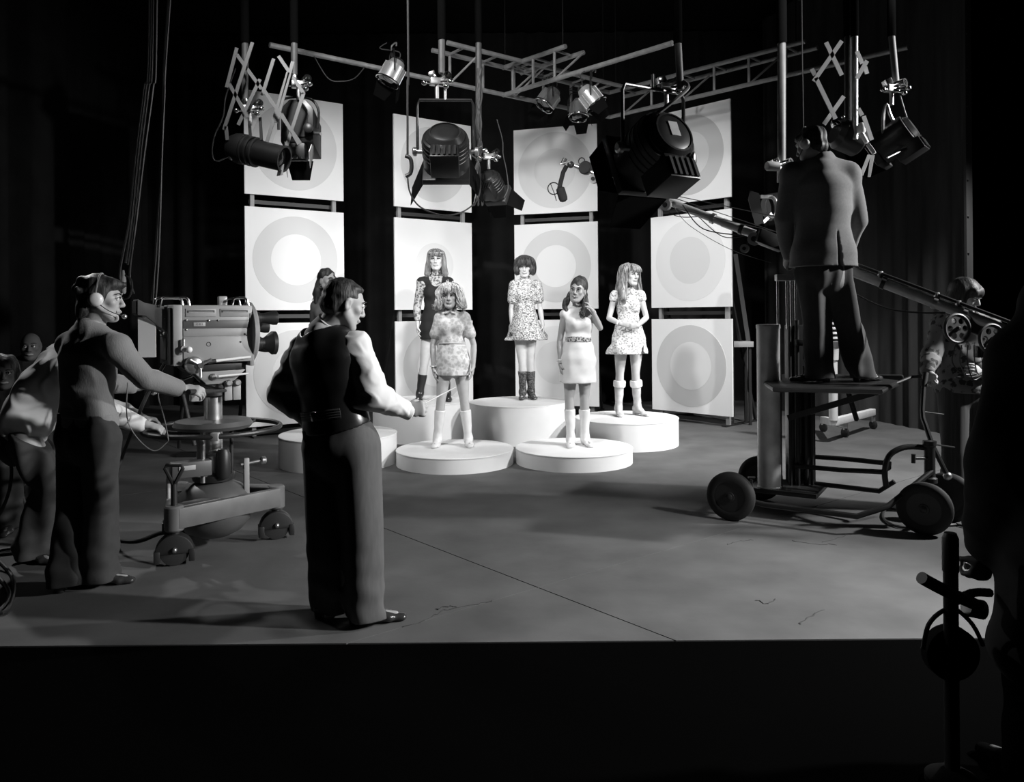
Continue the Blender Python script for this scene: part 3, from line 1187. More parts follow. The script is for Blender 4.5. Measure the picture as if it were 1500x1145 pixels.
# --- woman with curly blonde hair
s = Fig('woman with curly blonde hair, pale patterned mini dress and white boots', 8.2,
        dict(hd=(659, 434, 0), nk=(660, 456, .05), s0=(644, 465, .02), s1=(681, 465, .02), e0=(634, 505, .02), e1=(694, 505, .02), w0=(635, 538, -.04), w1=(693, 537, -.04),
             h0=(652, 535, 0), h1=(675, 535, 0), k0=(646, 586, -.03), k1=(680, 586, -.03), a0=(641, 641, .0), a1=(686, 641, .0)),
        (-.05, -1, 0), (-.05, -1, -.06), (0, 0, 1), True, .152, .98, 1.0, foot0=(-.12, -1, 0), foot1=(.15, -1, 0), h=.006)
s.hand(0, (.08, -.12, -1), (1, .2, 0), (0.1, -1, 0), .3, .92)
s.hand(1, (-.12, -.12, -1), (-1, .2, 0), (-.1, -1, 0), .3, .92)
s.skinmesh()
s.features(lash=.0042)
dress(s, pattern('pale_paisley', 'flower', .44, .68, 24, width=.5, soft=.16), (664, 549), .172, .132, to=.60, sleeve=.012, puff=[.043, .045, .056, .05, .04, .03], hfold=.006, flare=.3)
e, l = HE(s), HL(s)
hair(s, M_HAIRL, [e(0, -.03, .055, (.108, .108, .092)), e(.085, .0, .02, (.055, .07, .085)), e(-.085, .0, .02, (.055, .07, .085)), e(.112, -.005, -.06, (.052, .06, .06)), e(-.115, -.005, -.06, (.052, .06, .065)),
                  e(.125, .01, -.115, (.04, .045, .03)), e(-.125, .01, -.11, (.042, .045, .03)), e(0, -.08, -.05, (.11, .06, .1)), e(.0, .065, .078, (.066, .04, .03))],
     freq=75, amp=.0085, stretch=(1, 1, .8), carve=(.054, .07, .078), cz=-.038)
strands(s, ring_guides(38, [(.03, .13), (.095, .11), (.128, .04), (.135, -.05), (.150, -.115), (.165, -.10)]), 170, M_HAIRL, .016, 2.4, .0055, .012, 5)
strands(s, [[(x * .7, .035, .118), (x, .088, .100), (x * 1.2, .115, .07), (x * 1.45, .112, .036)] for x in (-.06, -.03, 0, .03, .06)], 34, M_HAIRL, .004, 1.2, .005, .006, 6)
for g in (-1, 1):
    c = s.J['nk'] + s.S * (.03 * g) + s.f * .075 - V(0, 0, .012)
    part('collar', MB().ball(c, (.036, .022, .012), 14, 8, Matrix((s.S * 1.0, s.f, s.up)).transposed() @ Matrix.Rotation(.35 * g, 3, 'Y')), mat('collar_pale', .62, .7), s.t)
    part('earring', MB().ball(s.hp(.088 * g, .0, -.05), .011, 10, 7), M_CHROME, s.t)
part('waist_band', MB().tube(circ(s.sp(.40), s.up, .132, 16, .103, s.S), .008, 8, True, sub=2), mat('band_pale', .5, .7), s.t)
part('bracelet', MB().tube(circ(s.J['w0'] + V(0, 0, .012), (0, 0, 1), .031, 12), .007, 8, True), mat('bracelet_white', .8, .3), s.t)
s.shoes(M_BOOTW, .022, 'boot', .74, M_BOOTW)
BLONDE = s

# --- woman in the black pinafore
s = Fig('woman with long brown hair in a black pinafore over a paisley blouse', 9.72,
        dict(hd=(639, 381, 0), nk=(639, 402, .05), s0=(617, 413, .0), s1=(658, 413, .0), e0=(611, 449, .02), e1=(664, 449, .02), w0=(612, 477, -.03), w1=(663, 477, -.03),
             h0=(628, 487, 0), h1=(648, 487, 0), k0=(621, 536, -.03), k1=(651, 536, -.03), a0=(615, 578, 0), a1=(655, 578, .0)),
        (.05, -1, 0), (.02, -1, -.03), (0, 0, 1), True, .457, 1.05, 1.04, foot0=(-.05, -1, 0), foot1=(.2, -1, 0))
s.hand(0, (.05, -.1, -1), (1, .2, 0), (0, -1, 0), .35, .98)
s.hand(1, (-.05, -.1, -1), (-1, .2, 0), (0, -1, 0), .35, .98)
s.skinmesh()
s.features(lash=.0042)
M_PAIS = pattern('dark_paisley', 'flower', .07, .36, 30, width=.45, soft=.15)
s.top(M_PAIS, 'blouse', .010, (.012, .012), (2.0, 2.0), lo=.2, neck=1.0, fold=.002)
part('blouse_collar', MB().lathe(s.J['nk'] + s.f * .012 - s.up * .02, s.up, [(.062, 0), (.058, .03), (.055, .05)], 20), M_PAIS, s.t)
dress(s, mat('pinafore_black', .016, .85, spec=.2), (637, 496), .18, .14, e=.018, arms=False, hfold=.006, neck=(.085, .12, .15), low=.05, name='pinafore')
e, l = HE(s), HL(s)
hair(s, M_HAIRB, [e(0, -.025, .05, (.092, .105, .085)), l([(.07, -.01, .03), (.092, .0, -.06), (.108, .01, -.16), (.118, .02, -.185)], [.04, .036, .038, .02]), l([(-.07, -.01, .03), (-.092, .0, -.06), (-.108, .01, -.16), (-.12, .02, -.185)], [.04, .036, .038, .02]),
                  l([(0, -.06, .03), (0, -.075, -.1), (0, -.07, -.19)], [.085, .08, .06]), e(.0, .078, .062, (.056, .026, .026), .012)], freq=120, amp=.003, stretch=(1, 1, .15), carve=(.052, .07, .082), cz=-.04)
strands(s, ring_guides(52, [(.02, .128), (.085, .10), (.103, .03), (.108, -.07), (.118, -.16), (.122, -.20)]), 120, M_HAIRB, .004, 1.0, .0042, .008, 7)
strands(s, [[(x * .6, .04, .125), (x, .085, .10), (x * 1.2, .108, .07), (x * 1.3, .108, .042)] for x in (-.05, -.02, .02, .05)], 40, M_HAIRB, .002, 1.0, .0042, .005, 8)
part('headband', MB().tube([s.hp(.094 * math.cos(a), -.012 + .112 * math.sin(a), .082) for a in [2 * math.pi * k / 24 for k in range(24)]], .011, 8, True), pattern('band_check', 'fleck', .12, .45, 60), s.t)
s.shoes(M_BOOTB, .05, 'boot', .72, M_BOOTB)

# --- woman with the dark bob
s = Fig('woman with a rounded dark bob, flecked flared mini dress and dark boots', 9.85,
        dict(hd=(768.5, 391, 0), nk=(769, 409, .05), s0=(753, 417, .0), s1=(787, 417, .0), e0=(749, 452, .03), e1=(791, 450, .03), w0=(750, 478, -.02), w1=(795, 475, -.02),
             h0=(761, 484, 0), h1=(777, 484, 0), k0=(765, 532, -.02), k1=(777, 532, -.02), a0=(766, 575, .0), a1=(778, 575, .02)),
        (0, -1, 0), (-.06, -1, -.2), (0, 0, 1), True, .457, .98, 1.0, foot0=(-.12, -1, 0), foot1=(.25, -1, 0))
s.hand(0, (0, -.1, -1), (1, .2, 0), (0, -1, 0), .3, .95)
s.hand(1, (.05, -.1, -1), (-1, .2, 0), (0, -1, 0), .3, .95)
s.skinmesh()
s.features(lash=.0042)
dress(s, pattern('fleck_dress', 'fleck', .05, .62, 55, width=.5, soft=.12), (769, 498), .245, .19, to=.62, sleeve=.01, puff=[.048, .055, .046, .05, .04, .03], hfold=.040, neck=(.062, .08, .09), low=.02, flare=.35)
e, l = HE(s), HL(s)
hair(s, M_HAIRD, [e(0, -.025, .05, (.118, .122, .100)), e(.092, -.005, -.025, (.045, .08, .075)), e(-.092, -.005, -.025, (.045, .08, .075)), e(0, -.07, -.04, (.11, .06, .08)), e(.01, .075, .06, (.064, .034, .036), .012)],
     freq=110, amp=.0025, stretch=(1, 1, .25), carve=(.056, .075, .088), cz=-.046)
strands(s, [[(x * .6, .05, .13), (x, .105, .105), (x * 1.15 + .01, .122, .06), (x * 1.2 + .02, .115, .022)] for x in (-.07, -.03, .02, .06)], 50, M_HAIRD, .003, 1.0, .004, .006, 9)
strands(s, ring_guides(48, [(.03, .135), (.11, .10), (.132, .02), (.128, -.06), (.112, -.105)]), 90, M_HAIRD, .003, 1.0, .0045, .007, 10)
s.shoes(M_BOOTF, .05, 'boot', .74, M_BOOTB)

# --- smiling woman with a raised hand
s = Fig('smiling woman with dark pigtails, raised hand, plain pale dress and white boots', 8.146,
        dict(hd=(846, 426.5, 0), nk=(848, 450, .05), s0=(827, 460, .0), s1=(866, 459, .02), e0=(820, 499, .02), e1=(879, 480, .0), w0=(821, 533, -.03), w1=(868, 455, -.07),
             h0=(836, 531, 0), h1=(857, 531, 0), k0=(834, 584, -.02), k1=(856, 584, -.02), a0=(836, 641, .0), a1=(857, 641, .02)),
        (-.1, -1, 0), (-.34, -1, .02), (.14, 0, 1), True, .152, .98, 1.0, foot0=(-.1, -1, 0), foot1=(.25, -1, 0), skin=mat('skin_suntan', .38, .45), h=.006)
s.hand(0, (.08, -.15, -1), (.9, .4, 0), (.1, -1, 0), .35, .92)
s.hand(1, (-.45, .3, .9), (-.6, .6, 0), (-.5, -.8, .3), .5, .9)
s.skinmesh()
s.features(lash=.0035, smile=.006, lip=mat('lip_bright', .22, .4))
M_CREAM = mat('cream_dress', .66, .75, var=.05, vscale=12)
dress(s, M_CREAM, (843, 560), .195, .15, arms=False, hfold=.008, e=.014, neck=(.056, .06, .055), flare=.4)
bd = [loft([(s.sp(.36), .139 * s.g, .116 * s.g), (s.sp(.455), .140 * s.g, .118 * s.g)], .01, side=s.S)]
soft('belt', bd, pattern('belt_weave', 'flower', .05, .5, 45, width=.45, soft=.08), s.t, .006, None, [(s.sp(.36), -s.up), (s.sp(.46), s.up)])
e, l = HE(s), HL(s)
hair(s, M_HAIRD, [e(0, -.05, .06, (.088, .112, .105)), e(0, -.02, .05, (.082, .098, .075)), l([(.07, -.05, -.03), (.10, -.01, -.10), (.105, .035, -.165), (.085, .05, -.215), (.11, .06, -.25)], [.034, .034, .03, .026, .014]),
                  l([(-.07, -.05, -.03), (-.095, .0, -.10), (-.10, .04, -.165), (-.085, .05, -.215), (-.105, .06, -.25)], [.03, .03, .028, .024, .014])], freq=100, amp=.004, carve=(.060, .07, .09), cz=-.03)
for g in (-1, 1):
    part('earring', MB().ring(s.hp(.088 * g, .0, -.055), s.hr, .018, .0035, 16, 6), M_CHROME, s.t)
for g in (-1, 1):
    strands(s, [[(g * .06, -.05, .0), (g * .095, -.02, -.08), (g * .105, .035, -.16), (g * .095, .055, -.22), (g * .11, .06, -.27)], [(g * .07, -.04, .0), (g * .10, -.0, -.08), (g * .11, .05, -.16), (g * .085, .065, -.22), (g * .10, .07, -.25)]], 26, M_HAIRD, .014, 2.0, .006, .010, 11 + g)
part('teeth', MB().tube([s.hp(-.017, .0965, -.0600), s.hp(0, .1045, -.0625), s.hp(.017, .0965, -.0600)], .0036, 8, sub=3), M_EYE, s.t)
part('neck_trim', MB().tube(circ(s.J['nk'] + s.f * .022 + s.up * .012, s.up + s.f * -.25, .062, 16, .058, s.S), .006, 7, True), M_CREAM, s.t)
for k in range(3):
    part('bangle', MB().tube(circ(s.J['w0'] + V(0, 0, .045 - k * .014), (0, 0, 1), .034, 14), .005, 6, True), mat('bangle_white', .75, .3), s.t)
s.shoes(M_BOOTW, .015, 'boot', .74, M_BOOTW)

# --- woman with folded hands
s = Fig('woman with long wavy hair and fringe, flowered mini dress and pale boots', 9.29,
        dict(hd=(924, 403.5, 0), nk=(920, 423, .05), s0=(901, 432, .0), s1=(938, 432, .0), e0=(892, 466, -.02), e1=(947, 465, -.02), w0=(909, 474, -.19), w1=(934, 477, -.19),
             h0=(910, 500, 0), h1=(932, 500, 0), k0=(908, 547, -.03), k1=(931, 547, -.03), a0=(906, 598, .0), a1=(934, 597, .03)),
        (.05, -1, 0), (.62, -1, -.03), (.04, 0, 1), True, .312, .99, 1.0, foot0=(0, -1, 0), foot1=(.55, -.85, 0))
s.hand(0, (.9, -.15, -.12), (.1, 1, -.2), (.2, -.3, 1), .6, .95)
s.hand(1, (-.9, -.2, -.05), (0, 1, .2), (0, -.3, 1), .6, .95)
s.skinmesh()
s.features(lash=.0042)
dress(s, pattern('flower_dress', 'flower', .20, .62, 40, width=.42, soft=.2), (921, 518), .240, .185, to=.14, sleeve=.008, puff=[.05, .05, .05, .04, .04, .03], hfold=.014, neck=(.07, .08, .08), flare=.4)
e, l = HE(s), HL(s)
hair(s, M_HAIRR, [e(0, -.03, .06, (.098, .112, .09)), l([(.07, -.02, .03), (.10, -.01, -.08), (.125, .02, -.19), (.135, .05, -.27), (.125, .06, -.31)], [.045, .045, .045, .038, .02]),
                  l([(-.07, -.02, .03), (-.105, -.02, -.08), (-.13, .0, -.2), (-.13, .03, -.30), (-.12, .05, -.34)], [.045, .05, .05, .042, .02]),
                  l([(0, -.06, .03), (0, -.085, -.12), (0, -.08, -.28)], [.088, .09, .06]), e(.0, .076, .060, (.06, .028, .034), .012)], freq=70, amp=.007, stretch=(1, 1, .4), carve=(.052, .07, .082), cz=-.045)
strands(s, ring_guides(50, [(.03, .13), (.095, .105), (.115, .03), (.125, -.08), (.14, -.19), (.145, -.29), (.13, -.34)]), 170, M_HAIRR, .012, 1.8, .005, .012, 21)
strands(s, [[(x * .6, .04, .132), (x, .09, .105), (x * 1.2, .110, .07), (x * 1.3, .110, .040)] for x in (-.06, -.02, .02, .06)], 45, M_HAIRR, .002, 1.0, .0045, .005, 22)
part('bracelet', MB().tube(circ(s.J['w0'].lerp(s.J['e0'], .12), s.J['w0'] - s.J['e0'], .031, 12), .008, 8, True), mat('bracelet_white', .8, .3), s.t)
s.shoes(M_BOOTL, .045, 'boot', .74, M_BOOTL)
for i in (0, 1):
    A_, K_ = s.J['a%d' % i], s.J['k%d' % i]
    q = A_.lerp(K_, .62)
    part('boot_cuff', MB().lathe(q, K_ - A_, [(.067, 0), (.072, .012), (.073, .06), (.069, .075)], 20), mat('cuff_white', .78, .6, bump=.4, bscale=60), s.t)

# --- woman half hidden behind the man in the waistcoat
s = Fig('woman with long dark ringlets, half hidden behind the man in the waistcoat', 8.11,
        dict(hd=(480, 412, 0), nk=(474, 436, .02), s0=(463, 449, .02), s1=(497, 449, .06), e0=(459, 488, .03), e1=(501, 488, .05), w0=(462, 522, -.03), w1=(499, 522, 0),
             h0=(470, 515, 0), h1=(492, 515, .03), k0=(472, 568, -.02), k1=(492, 568, 0), a0=(473, 622, 0), a1=(492, 622, .02)),
        (.5, -.86, 0), (.82, -.62, -.04), (0, 0, 1), True, .305, .96, 1.0, foot0=(.4, -.9, 0), foot1=(.7, -.7, 0))
s.hand(0, (0, -.1, -1), (1, .2, 0), (.5, -.8, 0), .3, .92)
s.hand(1, (0, -.1, -1), (-1, .2, 0), (.5, -.8, 0), .3, .92)
s.skinmesh()
s.features(lash=.0035)
M_GREYD = mat('grey_dress', .10, .8, var=.1)
dress(s, M_GREYD, (480, 535), .19, .15, to=1.9, sleeve=.012, hfold=.006)
e, l = HE(s), HL(s)
hair(s, M_HAIRD, [e(0, -.03, .05, (.086, .108, .088)), e(0, -.075, .06, (.06, .05, .05)), l([(.055, -.05, .0), (.075, -.065, -.09), (.07, -.07, -.17), (.08, -.06, -.25)], [.04, .044, .04, .03]),
                  l([(-.05, -.06, .0), (-.07, -.09, -.09), (-.075, -.10, -.17), (-.08, -.11, -.25), (-.075, -.10, -.28)], [.045, .05, .048, .04, .02]), l([(0, -.08, .02), (0, -.1, -.1), (0, -.11, -.22)], [.055, .06, .05])],
     freq=75, amp=.008, stretch=(1, 1, .9), carve=(.06, .07, .09), cz=-.03)
strands(s, [[(x * .8, -.06, .05), (x, -.085, -.03), (x * 1.1, -.10, -.12), (x * 1.15, -.10, -.2), (x * 1.2, -.10, -.28)] for x in (-.085, -.05, 0, .05, .07)], 60, M_HAIRD, .018, 2.6, .006, .012, 23)
part('earring', MB().ring(s.hp(.088, .0, -.055), s.hf, .014, .003, 14, 6), M_CHROME, s.t)
s.shoes(M_BOOTB, .03, 'boot', .7, M_BOOTB)

# ------------------------------------------------------------------ the crew
M_SHIRT = mat('shirt_white', .62, .8, bump=.1, bscale=40, sheen=.1)
M_SATIN = mat('vest_satin', .014, .30, spec=.5, bump=.1, bscale=12)
M_WOOL = mat('trouser_wool', .07, .9, var=.12, vscale=60, stretch=(1, 1, .2))
M_DARKW = mat('dark_trouser', .028, .9, var=.15, vscale=20)
M_KNIT = mat('sweater_knit', .17, .95, bump=.5, bscale=140, stretch=(1, 1, .35), sheen=.2)
M_JACKET = mat('jacket_grey', .15, .9, var=.1, vscale=60, bump=.15, bscale=220, sheen=.15)
M_HAIRM = hairmat('hair_black', .018, 2.2, .55, 90)
M_EAR = mat('earcup_grey', .62, .35)

# --- man in the waistcoat, back turned, stick in hand
s = Fig('man in white shirt and black waistcoat holding a thin stick, back turned', 3.89,
        dict(hd=(504, 445, 0), nk=(474, 486, .0), s0=(448, 511, .10), s1=(522, 509, -.07), e0=(413, 574, .12), e1=(547, 580, -.09), w0=(446, 611, .10), w1=(594, 601, .0),
             h0=(479, 656, .05), h1=(523, 656, -.05), k0=(479, 770, .06), k1=(532, 772, -.05), a0=(482, 893, .07), a1=(535, 900, -.04)),
        (.5, .86, 0), (.80, .50, -.30), (.25, .1, 1), False, 0, .98, 1.0, skin=M_SKIN2, foot0=(.75, .66, 0), foot1=(.98, .2, 0), h=.006)
s.hand(0, (.5, .5, -.4), (.3, .6, .5), (.4, .1, .9), .6, 1.0)
s.hand(1, (1, .15, .12), (-.1, .9, -.25), (.1, .35, 1), 1.25, 1.0)
s.skinmesh(h=.0055)
s.features(brow=M_HAIRM, lash=.0022)
P0 = [.075, .082, .07, .064, .052, .036]
s.top(M_SHIRT, 'shirt', .008, (0, 0), (1.93, 1.93), lo=.16, fold=.0055, freq=60, puff=[[.072, .078, .074, .072, .062, .040]] * 2, h=.0055, neck=1.0)
for i in (1, 0):
    W_, E_ = s.J['w%d' % i], s.J['e%d' % i]
    q = W_.lerp(E_, .12)
    part('cuff', MB().lathe(q, W_ - E_, [(.037, -.005), (.041, 0), (.041, .05), (.037, .055)], 24), M_SHIRT, s.t)
c0 = s.J['nk'] + s.f * .012
ua = (s.hp(0, -.02, -.05) - c0).normalized()
part('shirt_collar', MB().lathe(c0 + ua * .012, ua, [(.088, -.02), (.082, .0), (.074, .03), (.070, .050), (.064, .052)], 28), M_SHIRT, s.t)
# waistcoat: the torso without arms
pr = s.torso(.027, lo=.0, hi=.93, shoulders=False)
pr += [limb([s.sp(.88), s.J['s%d' % i].lerp(s.sp(.93), .45) + s.up * .012], [.070, .070], .05) for i in (0, 1)]
pr.append(ell(s.sp(1.0) + s.up * .055 + s.f * .0, (.092, .12, .115), (s.S, s.f, s.up), .006, True))
for i, g in ((0, -1), (1, 1)):
    pr.append(ell(s.J['s%d' % i] + s.S * (g * .085) - s.up * .06, (.075, .095, .135), (s.S, s.f, s.up), .01, True))
vest = soft('waistcoat', pr, M_SATIN, s.t, .0055, waves(12, 7, 34, .0045, (1, 1, .5)), [(s.sp(.19), -s.up + s.f * .12)])
q = s.sp(.30) - s.f * .142
rr = s.f.cross(s.up).normalized()
strap = MB()
for dz in (-.016, -.004, .008, .02):
    strap.tube([s.sp(.30) - s.f * .146 * math.cos(a) + rr * .186 * math.sin(a) + s.up * dz for a in [-.75 + .15 * k for k in range(11)]], .0075, 6)
part('back_strap', strap, mat('strap_cloth', .05, .5), vest)
part('strap_buckle', MB().box(q - s.f * .012, (.035, .012, .045), Matrix((rr, s.f, s.up)).transposed()), M_CHROME, vest, bev=.002)
s.trousers(M_WOOL, .112, .100, .096, waist=.2, e=.02, seed=4, fold=.008, h=.0055)
s.shoes(M_SHOE, .012)
e, l = HE(s), HL(s)
hair(s, M_HAIRM, [e(0, -.022, .038, (.081, .098, .088)), e(0, -.05, -.02, (.070, .066, .06)), e(0, .025, .088, (.055, .05, .022))], face=False, freq=160, amp=.0018, stretch=(1, .4, 1), h=.005,
     extra_cut=(e(0, .115, -.01, (.09, .075, .078), .008, True), e(.1, .045, -.055, (.05, .055, .06), .008, True), e(-.1, .045, -.055, (.05, .055, .06), .008, True), e(.1, -.01, -.05, (.035, .022, .07), .006, True), e(-.1, -.01, -.05, (.035, .022, .07), .006, True)))
DIRECTOR = s
a, b = P(600, 602, 3.9), P(667, 567, 4.25)
st = MB().tube([a, a.lerp(b, .5), b], [.006, .0045, .003], 8)
solo('pointing_stick', st, mat('stick_wood', .4, .4), 'thin straight stick held out by the man in the waistcoat', 'stick')

# --- television camera operator
s = Fig('camera operator in a grey ribbed sweater and headset, hand on the pan bar', 4.42,
        dict(hd=(149, 438, 0), nk=(134, 481, .0), s0=(104, 506, .12), s1=(172, 509, -.12), e0=(160, 562, .32), e1=(211, 554, -.06), w0=(203, 566, .42), w1=(268, 570, .14),
             h0=(112, 642, .07), h1=(149, 642, -.07), k0=(107, 745, .02), k1=(148, 745, .0), a0=(98, 846, -.05), a1=(143, 840, .02)),
        (.68, .73, 0), (.95, .28, -.1), (.05, 0, 1), False, 0, .98, 1.02, skin=M_SKIN2, foot0=(.2, .9, 0), foot1=(.98, .15, 0), h=.006)
s.hand(1, (1, .3, -.12), (.1, .5, -.8), (.3, .8, .5), .75, 1.0)
s.hand(0, (1, .3, .05), (.1, .2, -.9), (.2, .9, .3), 1.1, 1.0)
s.skinmesh()
s.features(brow=M_HAIRM, lash=.0022)
s.top(M_KNIT, 'sweater', .018, (.014, .014), (1.72, 1.82), lo=.20, fold=.004, freq=36)
rib = [loft([(s.sp(.10), .184, .138), (s.sp(.24), .182, .136)], .01, side=(s.S + s.SH).normalized())]
soft('waist_ribbing', rib, M_KNIT, s.t, .006, lambda X, Y, Z: .0012 * np.sin((X - Y) * 420), [(s.sp(.115), -s.up), (s.sp(.235), s.up)])
c0 = s.J['nk'] + s.f * .012
part('shirt_collar', MB().lathe(c0 - s.up * .01, s.up, [(.082, -.012), (.075, 0), (.066, .022), (.06, .024)], 24), mat('collar_grey', .3, .8), s.t)
s.trousers(M_DARKW, .112, .088, .098, waist=.24, e=.018, seed=14, fold=.007)
s.shoes(M_SHOE, .012)
e, l = HE(s), HL(s)
hair(s, M_HAIRM, [e(0, -.03, .045, (.092, .108, .094)), e(0, -.075, -.04, (.078, .052, .075)), e(.0, .05, .085, (.066, .055, .034)), e(-.03, -.13, .05, (.03, .025, .02)), e(0, -.085, -.10, (.06, .035, .035))], freq=85, amp=.007, stretch=(1, 1, .9), carve=(.09, .075, .09), cz=-.03, cy=.13, h=.006)
headset(s, 1, M_EAR)

# --- crouching tracker behind him
s = Fig('crouching crew member in a white shirt, bent behind the sweatered camera operator', 4.95,
        dict(hd=(128, 505, .05), nk=(104, 522, .0), s0=(90, 524, .17), s1=(100, 545, -.13), e0=(150, 595, .3), e1=(156, 602, -.06), w0=(208, 612, .34), w1=(214, 622, .02),
             h0=(26, 640, .09), h1=(36, 644, -.09), k0=(92, 705, .08), k1=(74, 712, -.10), a0=(84, 800, .10), a1=(44, 806, -.08)),
        (.93, .3, -.2), (.85, .3, -.5), (.4, 0, 1), False, 0, .98, 1.0, foot0=(1, .1, 0), foot1=(.9, -.3, 0), skin=M_SKIN2)
s.up = (s.J['nk'] - s.pv).normalized()
s.f = (s.f - s.up * s.f.dot(s.up)).normalized()
s.hand(1, (1, .3, -.3), (.1, .1, -1), (.2, 1, .1), .7, 1.0)
s.hand(0, (1, .3, -.2), (.1, .1, -1), (.2, -1, .1), .7, 1.0)
s.skinmesh()
s.top(M_SHIRT, 'shirt', .022, (0, 0), (1.85, 1.85), lo=.05, fold=.010, freq=34, puff=[[.08, .078, .066, .062, .055, .042]] * 2, h=.007, extra=[ell(s.sp(.5) - s.f * .06, (.19, .13, .26), (s.S, s.f, s.up), .05)])
s.trousers(M_DARKW, .118, .095, .10, waist=.12, e=.02, seed=24, fold=.008)
s.shoes(M_SHOE, .012)
e, l = HE(s), HL(s)
hair(s, M_HAIRM, [e(0, -.03, .04, (.09, .105, .092)), e(0, -.07, -.04, (.075, .05, .06))], freq=90, amp=.005)

# --- boom operator on the dolly platform
PLAT = 1.0
s = Fig('boom operator in a grey jacket and headset standing on the dolly platform', 5.72,
        dict(hd=(1187, 213, .0), nk=(1204, 236, .0), s0=(1162, 256, .03), s1=(1240, 258, .0), e0=(1148, 320, .07), e1=(1256, 324, .05), w0=(1156, 376, .24), w1=(1246, 360, .26),
             h0=(1187, 402, .0), h1=(1222, 402, .0), k0=(1195, 470, -.02), k1=(1241, 470, -.02), a0=(1199, 543, .0), a1=(1262, 545, .02)),
        (-.2, .98, 0), (-.62, .72, -.28), (-.05, 0, 1), False, PLAT, 1.04, 1.0, skin=M_SKIN2, foot0=(-.95, .3, 0), foot1=(.8, .4, 0), h=.0065)
s.hand(0, (-.1, .6, -.6), (.8, .3, .1), (.1, .6, .7), .9, 1.0)
s.hand(1, (-.6, .7, -.2), (-.5, -.2, -.6), (.1, .6, .7), .9, 1.0)
s.skinmesh()
hz = P(1203, 391, 5.72).z
jk = [loft([(s.sp(.30), .175, .135), (V(s.pv.x, s.pv.y, hz + .1), .225, .165), (V(s.pv.x, s.pv.y, hz - .05), .250, .175)], .06, side=s.SH, ki=.03)]
for i in (0, 1):
    jk.append(limb([s.sp(.90), s.J['s%d' % i]], [.09, .076], .05))
pr = s.torso(.028) + [s.arm(i, 0, 1.95, rad=[.082, .08, .070, .064, .056, .046]) for i in (0, 1)] + jk
pr.append(ell(s.sp(1.0) + s.up * .06 + s.f * .02, (.066, .08, .07), (s.S, s.f, s.up), .006, True))
vt = V(s.pv.x + .05, s.pv.y - .16, hz)
pr.append(loft([(vt + V(.0, 0, .26), .002, .05), (vt + V(.012, 0, -.02), .016, .06)], .002, True, side=(1, 0, 0)))
jkt = soft('jacket', pr, M_JACKET, s.t, .0065, waves(71, 9, 24, .008, (1, 1, .5)), [(V(0, 0, hz), (0, 0, -1))])
c0 = s.J['nk'] + s.f * .012
part('jacket_collar', MB().lathe(c0 - s.up * .03, s.up, [(.10, -.01), (.088, .012), (.074, .05), (.066, .052)], 24), M_JACKET, jkt)
part('shirt_collar', MB().lathe(c0, s.up, [(.070, 0), (.064, .034), (.06, .036)], 24), M_SHIRT, s.t)
s.trousers(mat('trouser_grey', .065, .9, var=.1, vscale=30), .112, .092, .098, waist=.3, e=.012, seed=34, fold=.008, hemz=.025)
s.shoes(M_SHOE, .012)
e, l = HE(s), HL(s)
hair(s, M_HAIRM, [e(0, -.026, .042, (.086, .103, .09)), e(0, -.065, -.03, (.072, .055, .06)), e(0, .055, .08, (.05, .04, .024))], freq=110, amp=.0045, stretch=(1, 1, .5), carve=(.1, .075, .09), cz=-.03, cy=.135, h=.006)
headset(s, -1, M_EAR)

# --- man at the counterweight end of the boom
M_PATCH = pattern('jacket_print', 'flower', .018, .16, 16, width=.36, soft=.06)
s = Fig('dark-haired man in a patterned jacket gripping the dolly handle under the boom', 5.95,
        dict(hd=(1414, 434, .0), nk=(1412, 461, .04), s0=(1383, 475, .02), s1=(1445, 476, .0), e0=(1362, 524, .0), e1=(1460, 530, .0), w0=(1361, 546, -.20), w1=(1434, 545, -.26),
             h0=(1397, 574, .0), h1=(1428, 574, .0), k0=(1397, 660, -.03), k1=(1430, 660, -.03), a0=(1400, 735, .0), a1=(1432, 738, .0)),
        (-.15, -1, 0), (.55, -.7, -.35), (0, 0, 1), False, 0, .97, 1.0, foot0=(-.2, -1, 0), foot1=(.2, -1, 0))
s.hand(0, (.1, -.45, -.9), (-.2, -.5, .0), (.6, -.6, .3), 1.1, 1.0)
s.hand(1, (-.6, -.6, .1), (-.2, .1, -1), (-.5, -.5, .3), .7, 1.0)
s.skinmesh(h=.008)
s.features(brow=M_HAIRM)
s.top(M_PATCH, 'jacket', .028, (0, 0), (1.9, 1.9), lo=-.02, fold=.009, freq=32, puff=[[.076, .074, .066, .06, .054, .044]] * 2, h=.008)
s.trousers(mat('trouser_corduroy', .06, .95, var=.35, vscale=60, stretch=(1, 1, .03)), .11, .09, .10, waist=.2, e=.018, seed=44, h=.008)
s.shoes(M_SHOE, .01)
e, l = HE(s), HL(s)
hair(s, M_HAIRM, [e(0, -.02, .045, (.104, .112, .098)), e(.075, -.02, -.02, (.045, .07, .075)), e(-.075, -.02, -.02, (.045, .07, .075)), e(0, -.07, -.04, (.09, .06, .07)), e(0, .07, .055, (.066, .04, .045), .012)], freq=90, amp=.004, carve=(.06, .075, .085), cz=-.055, h=.007)

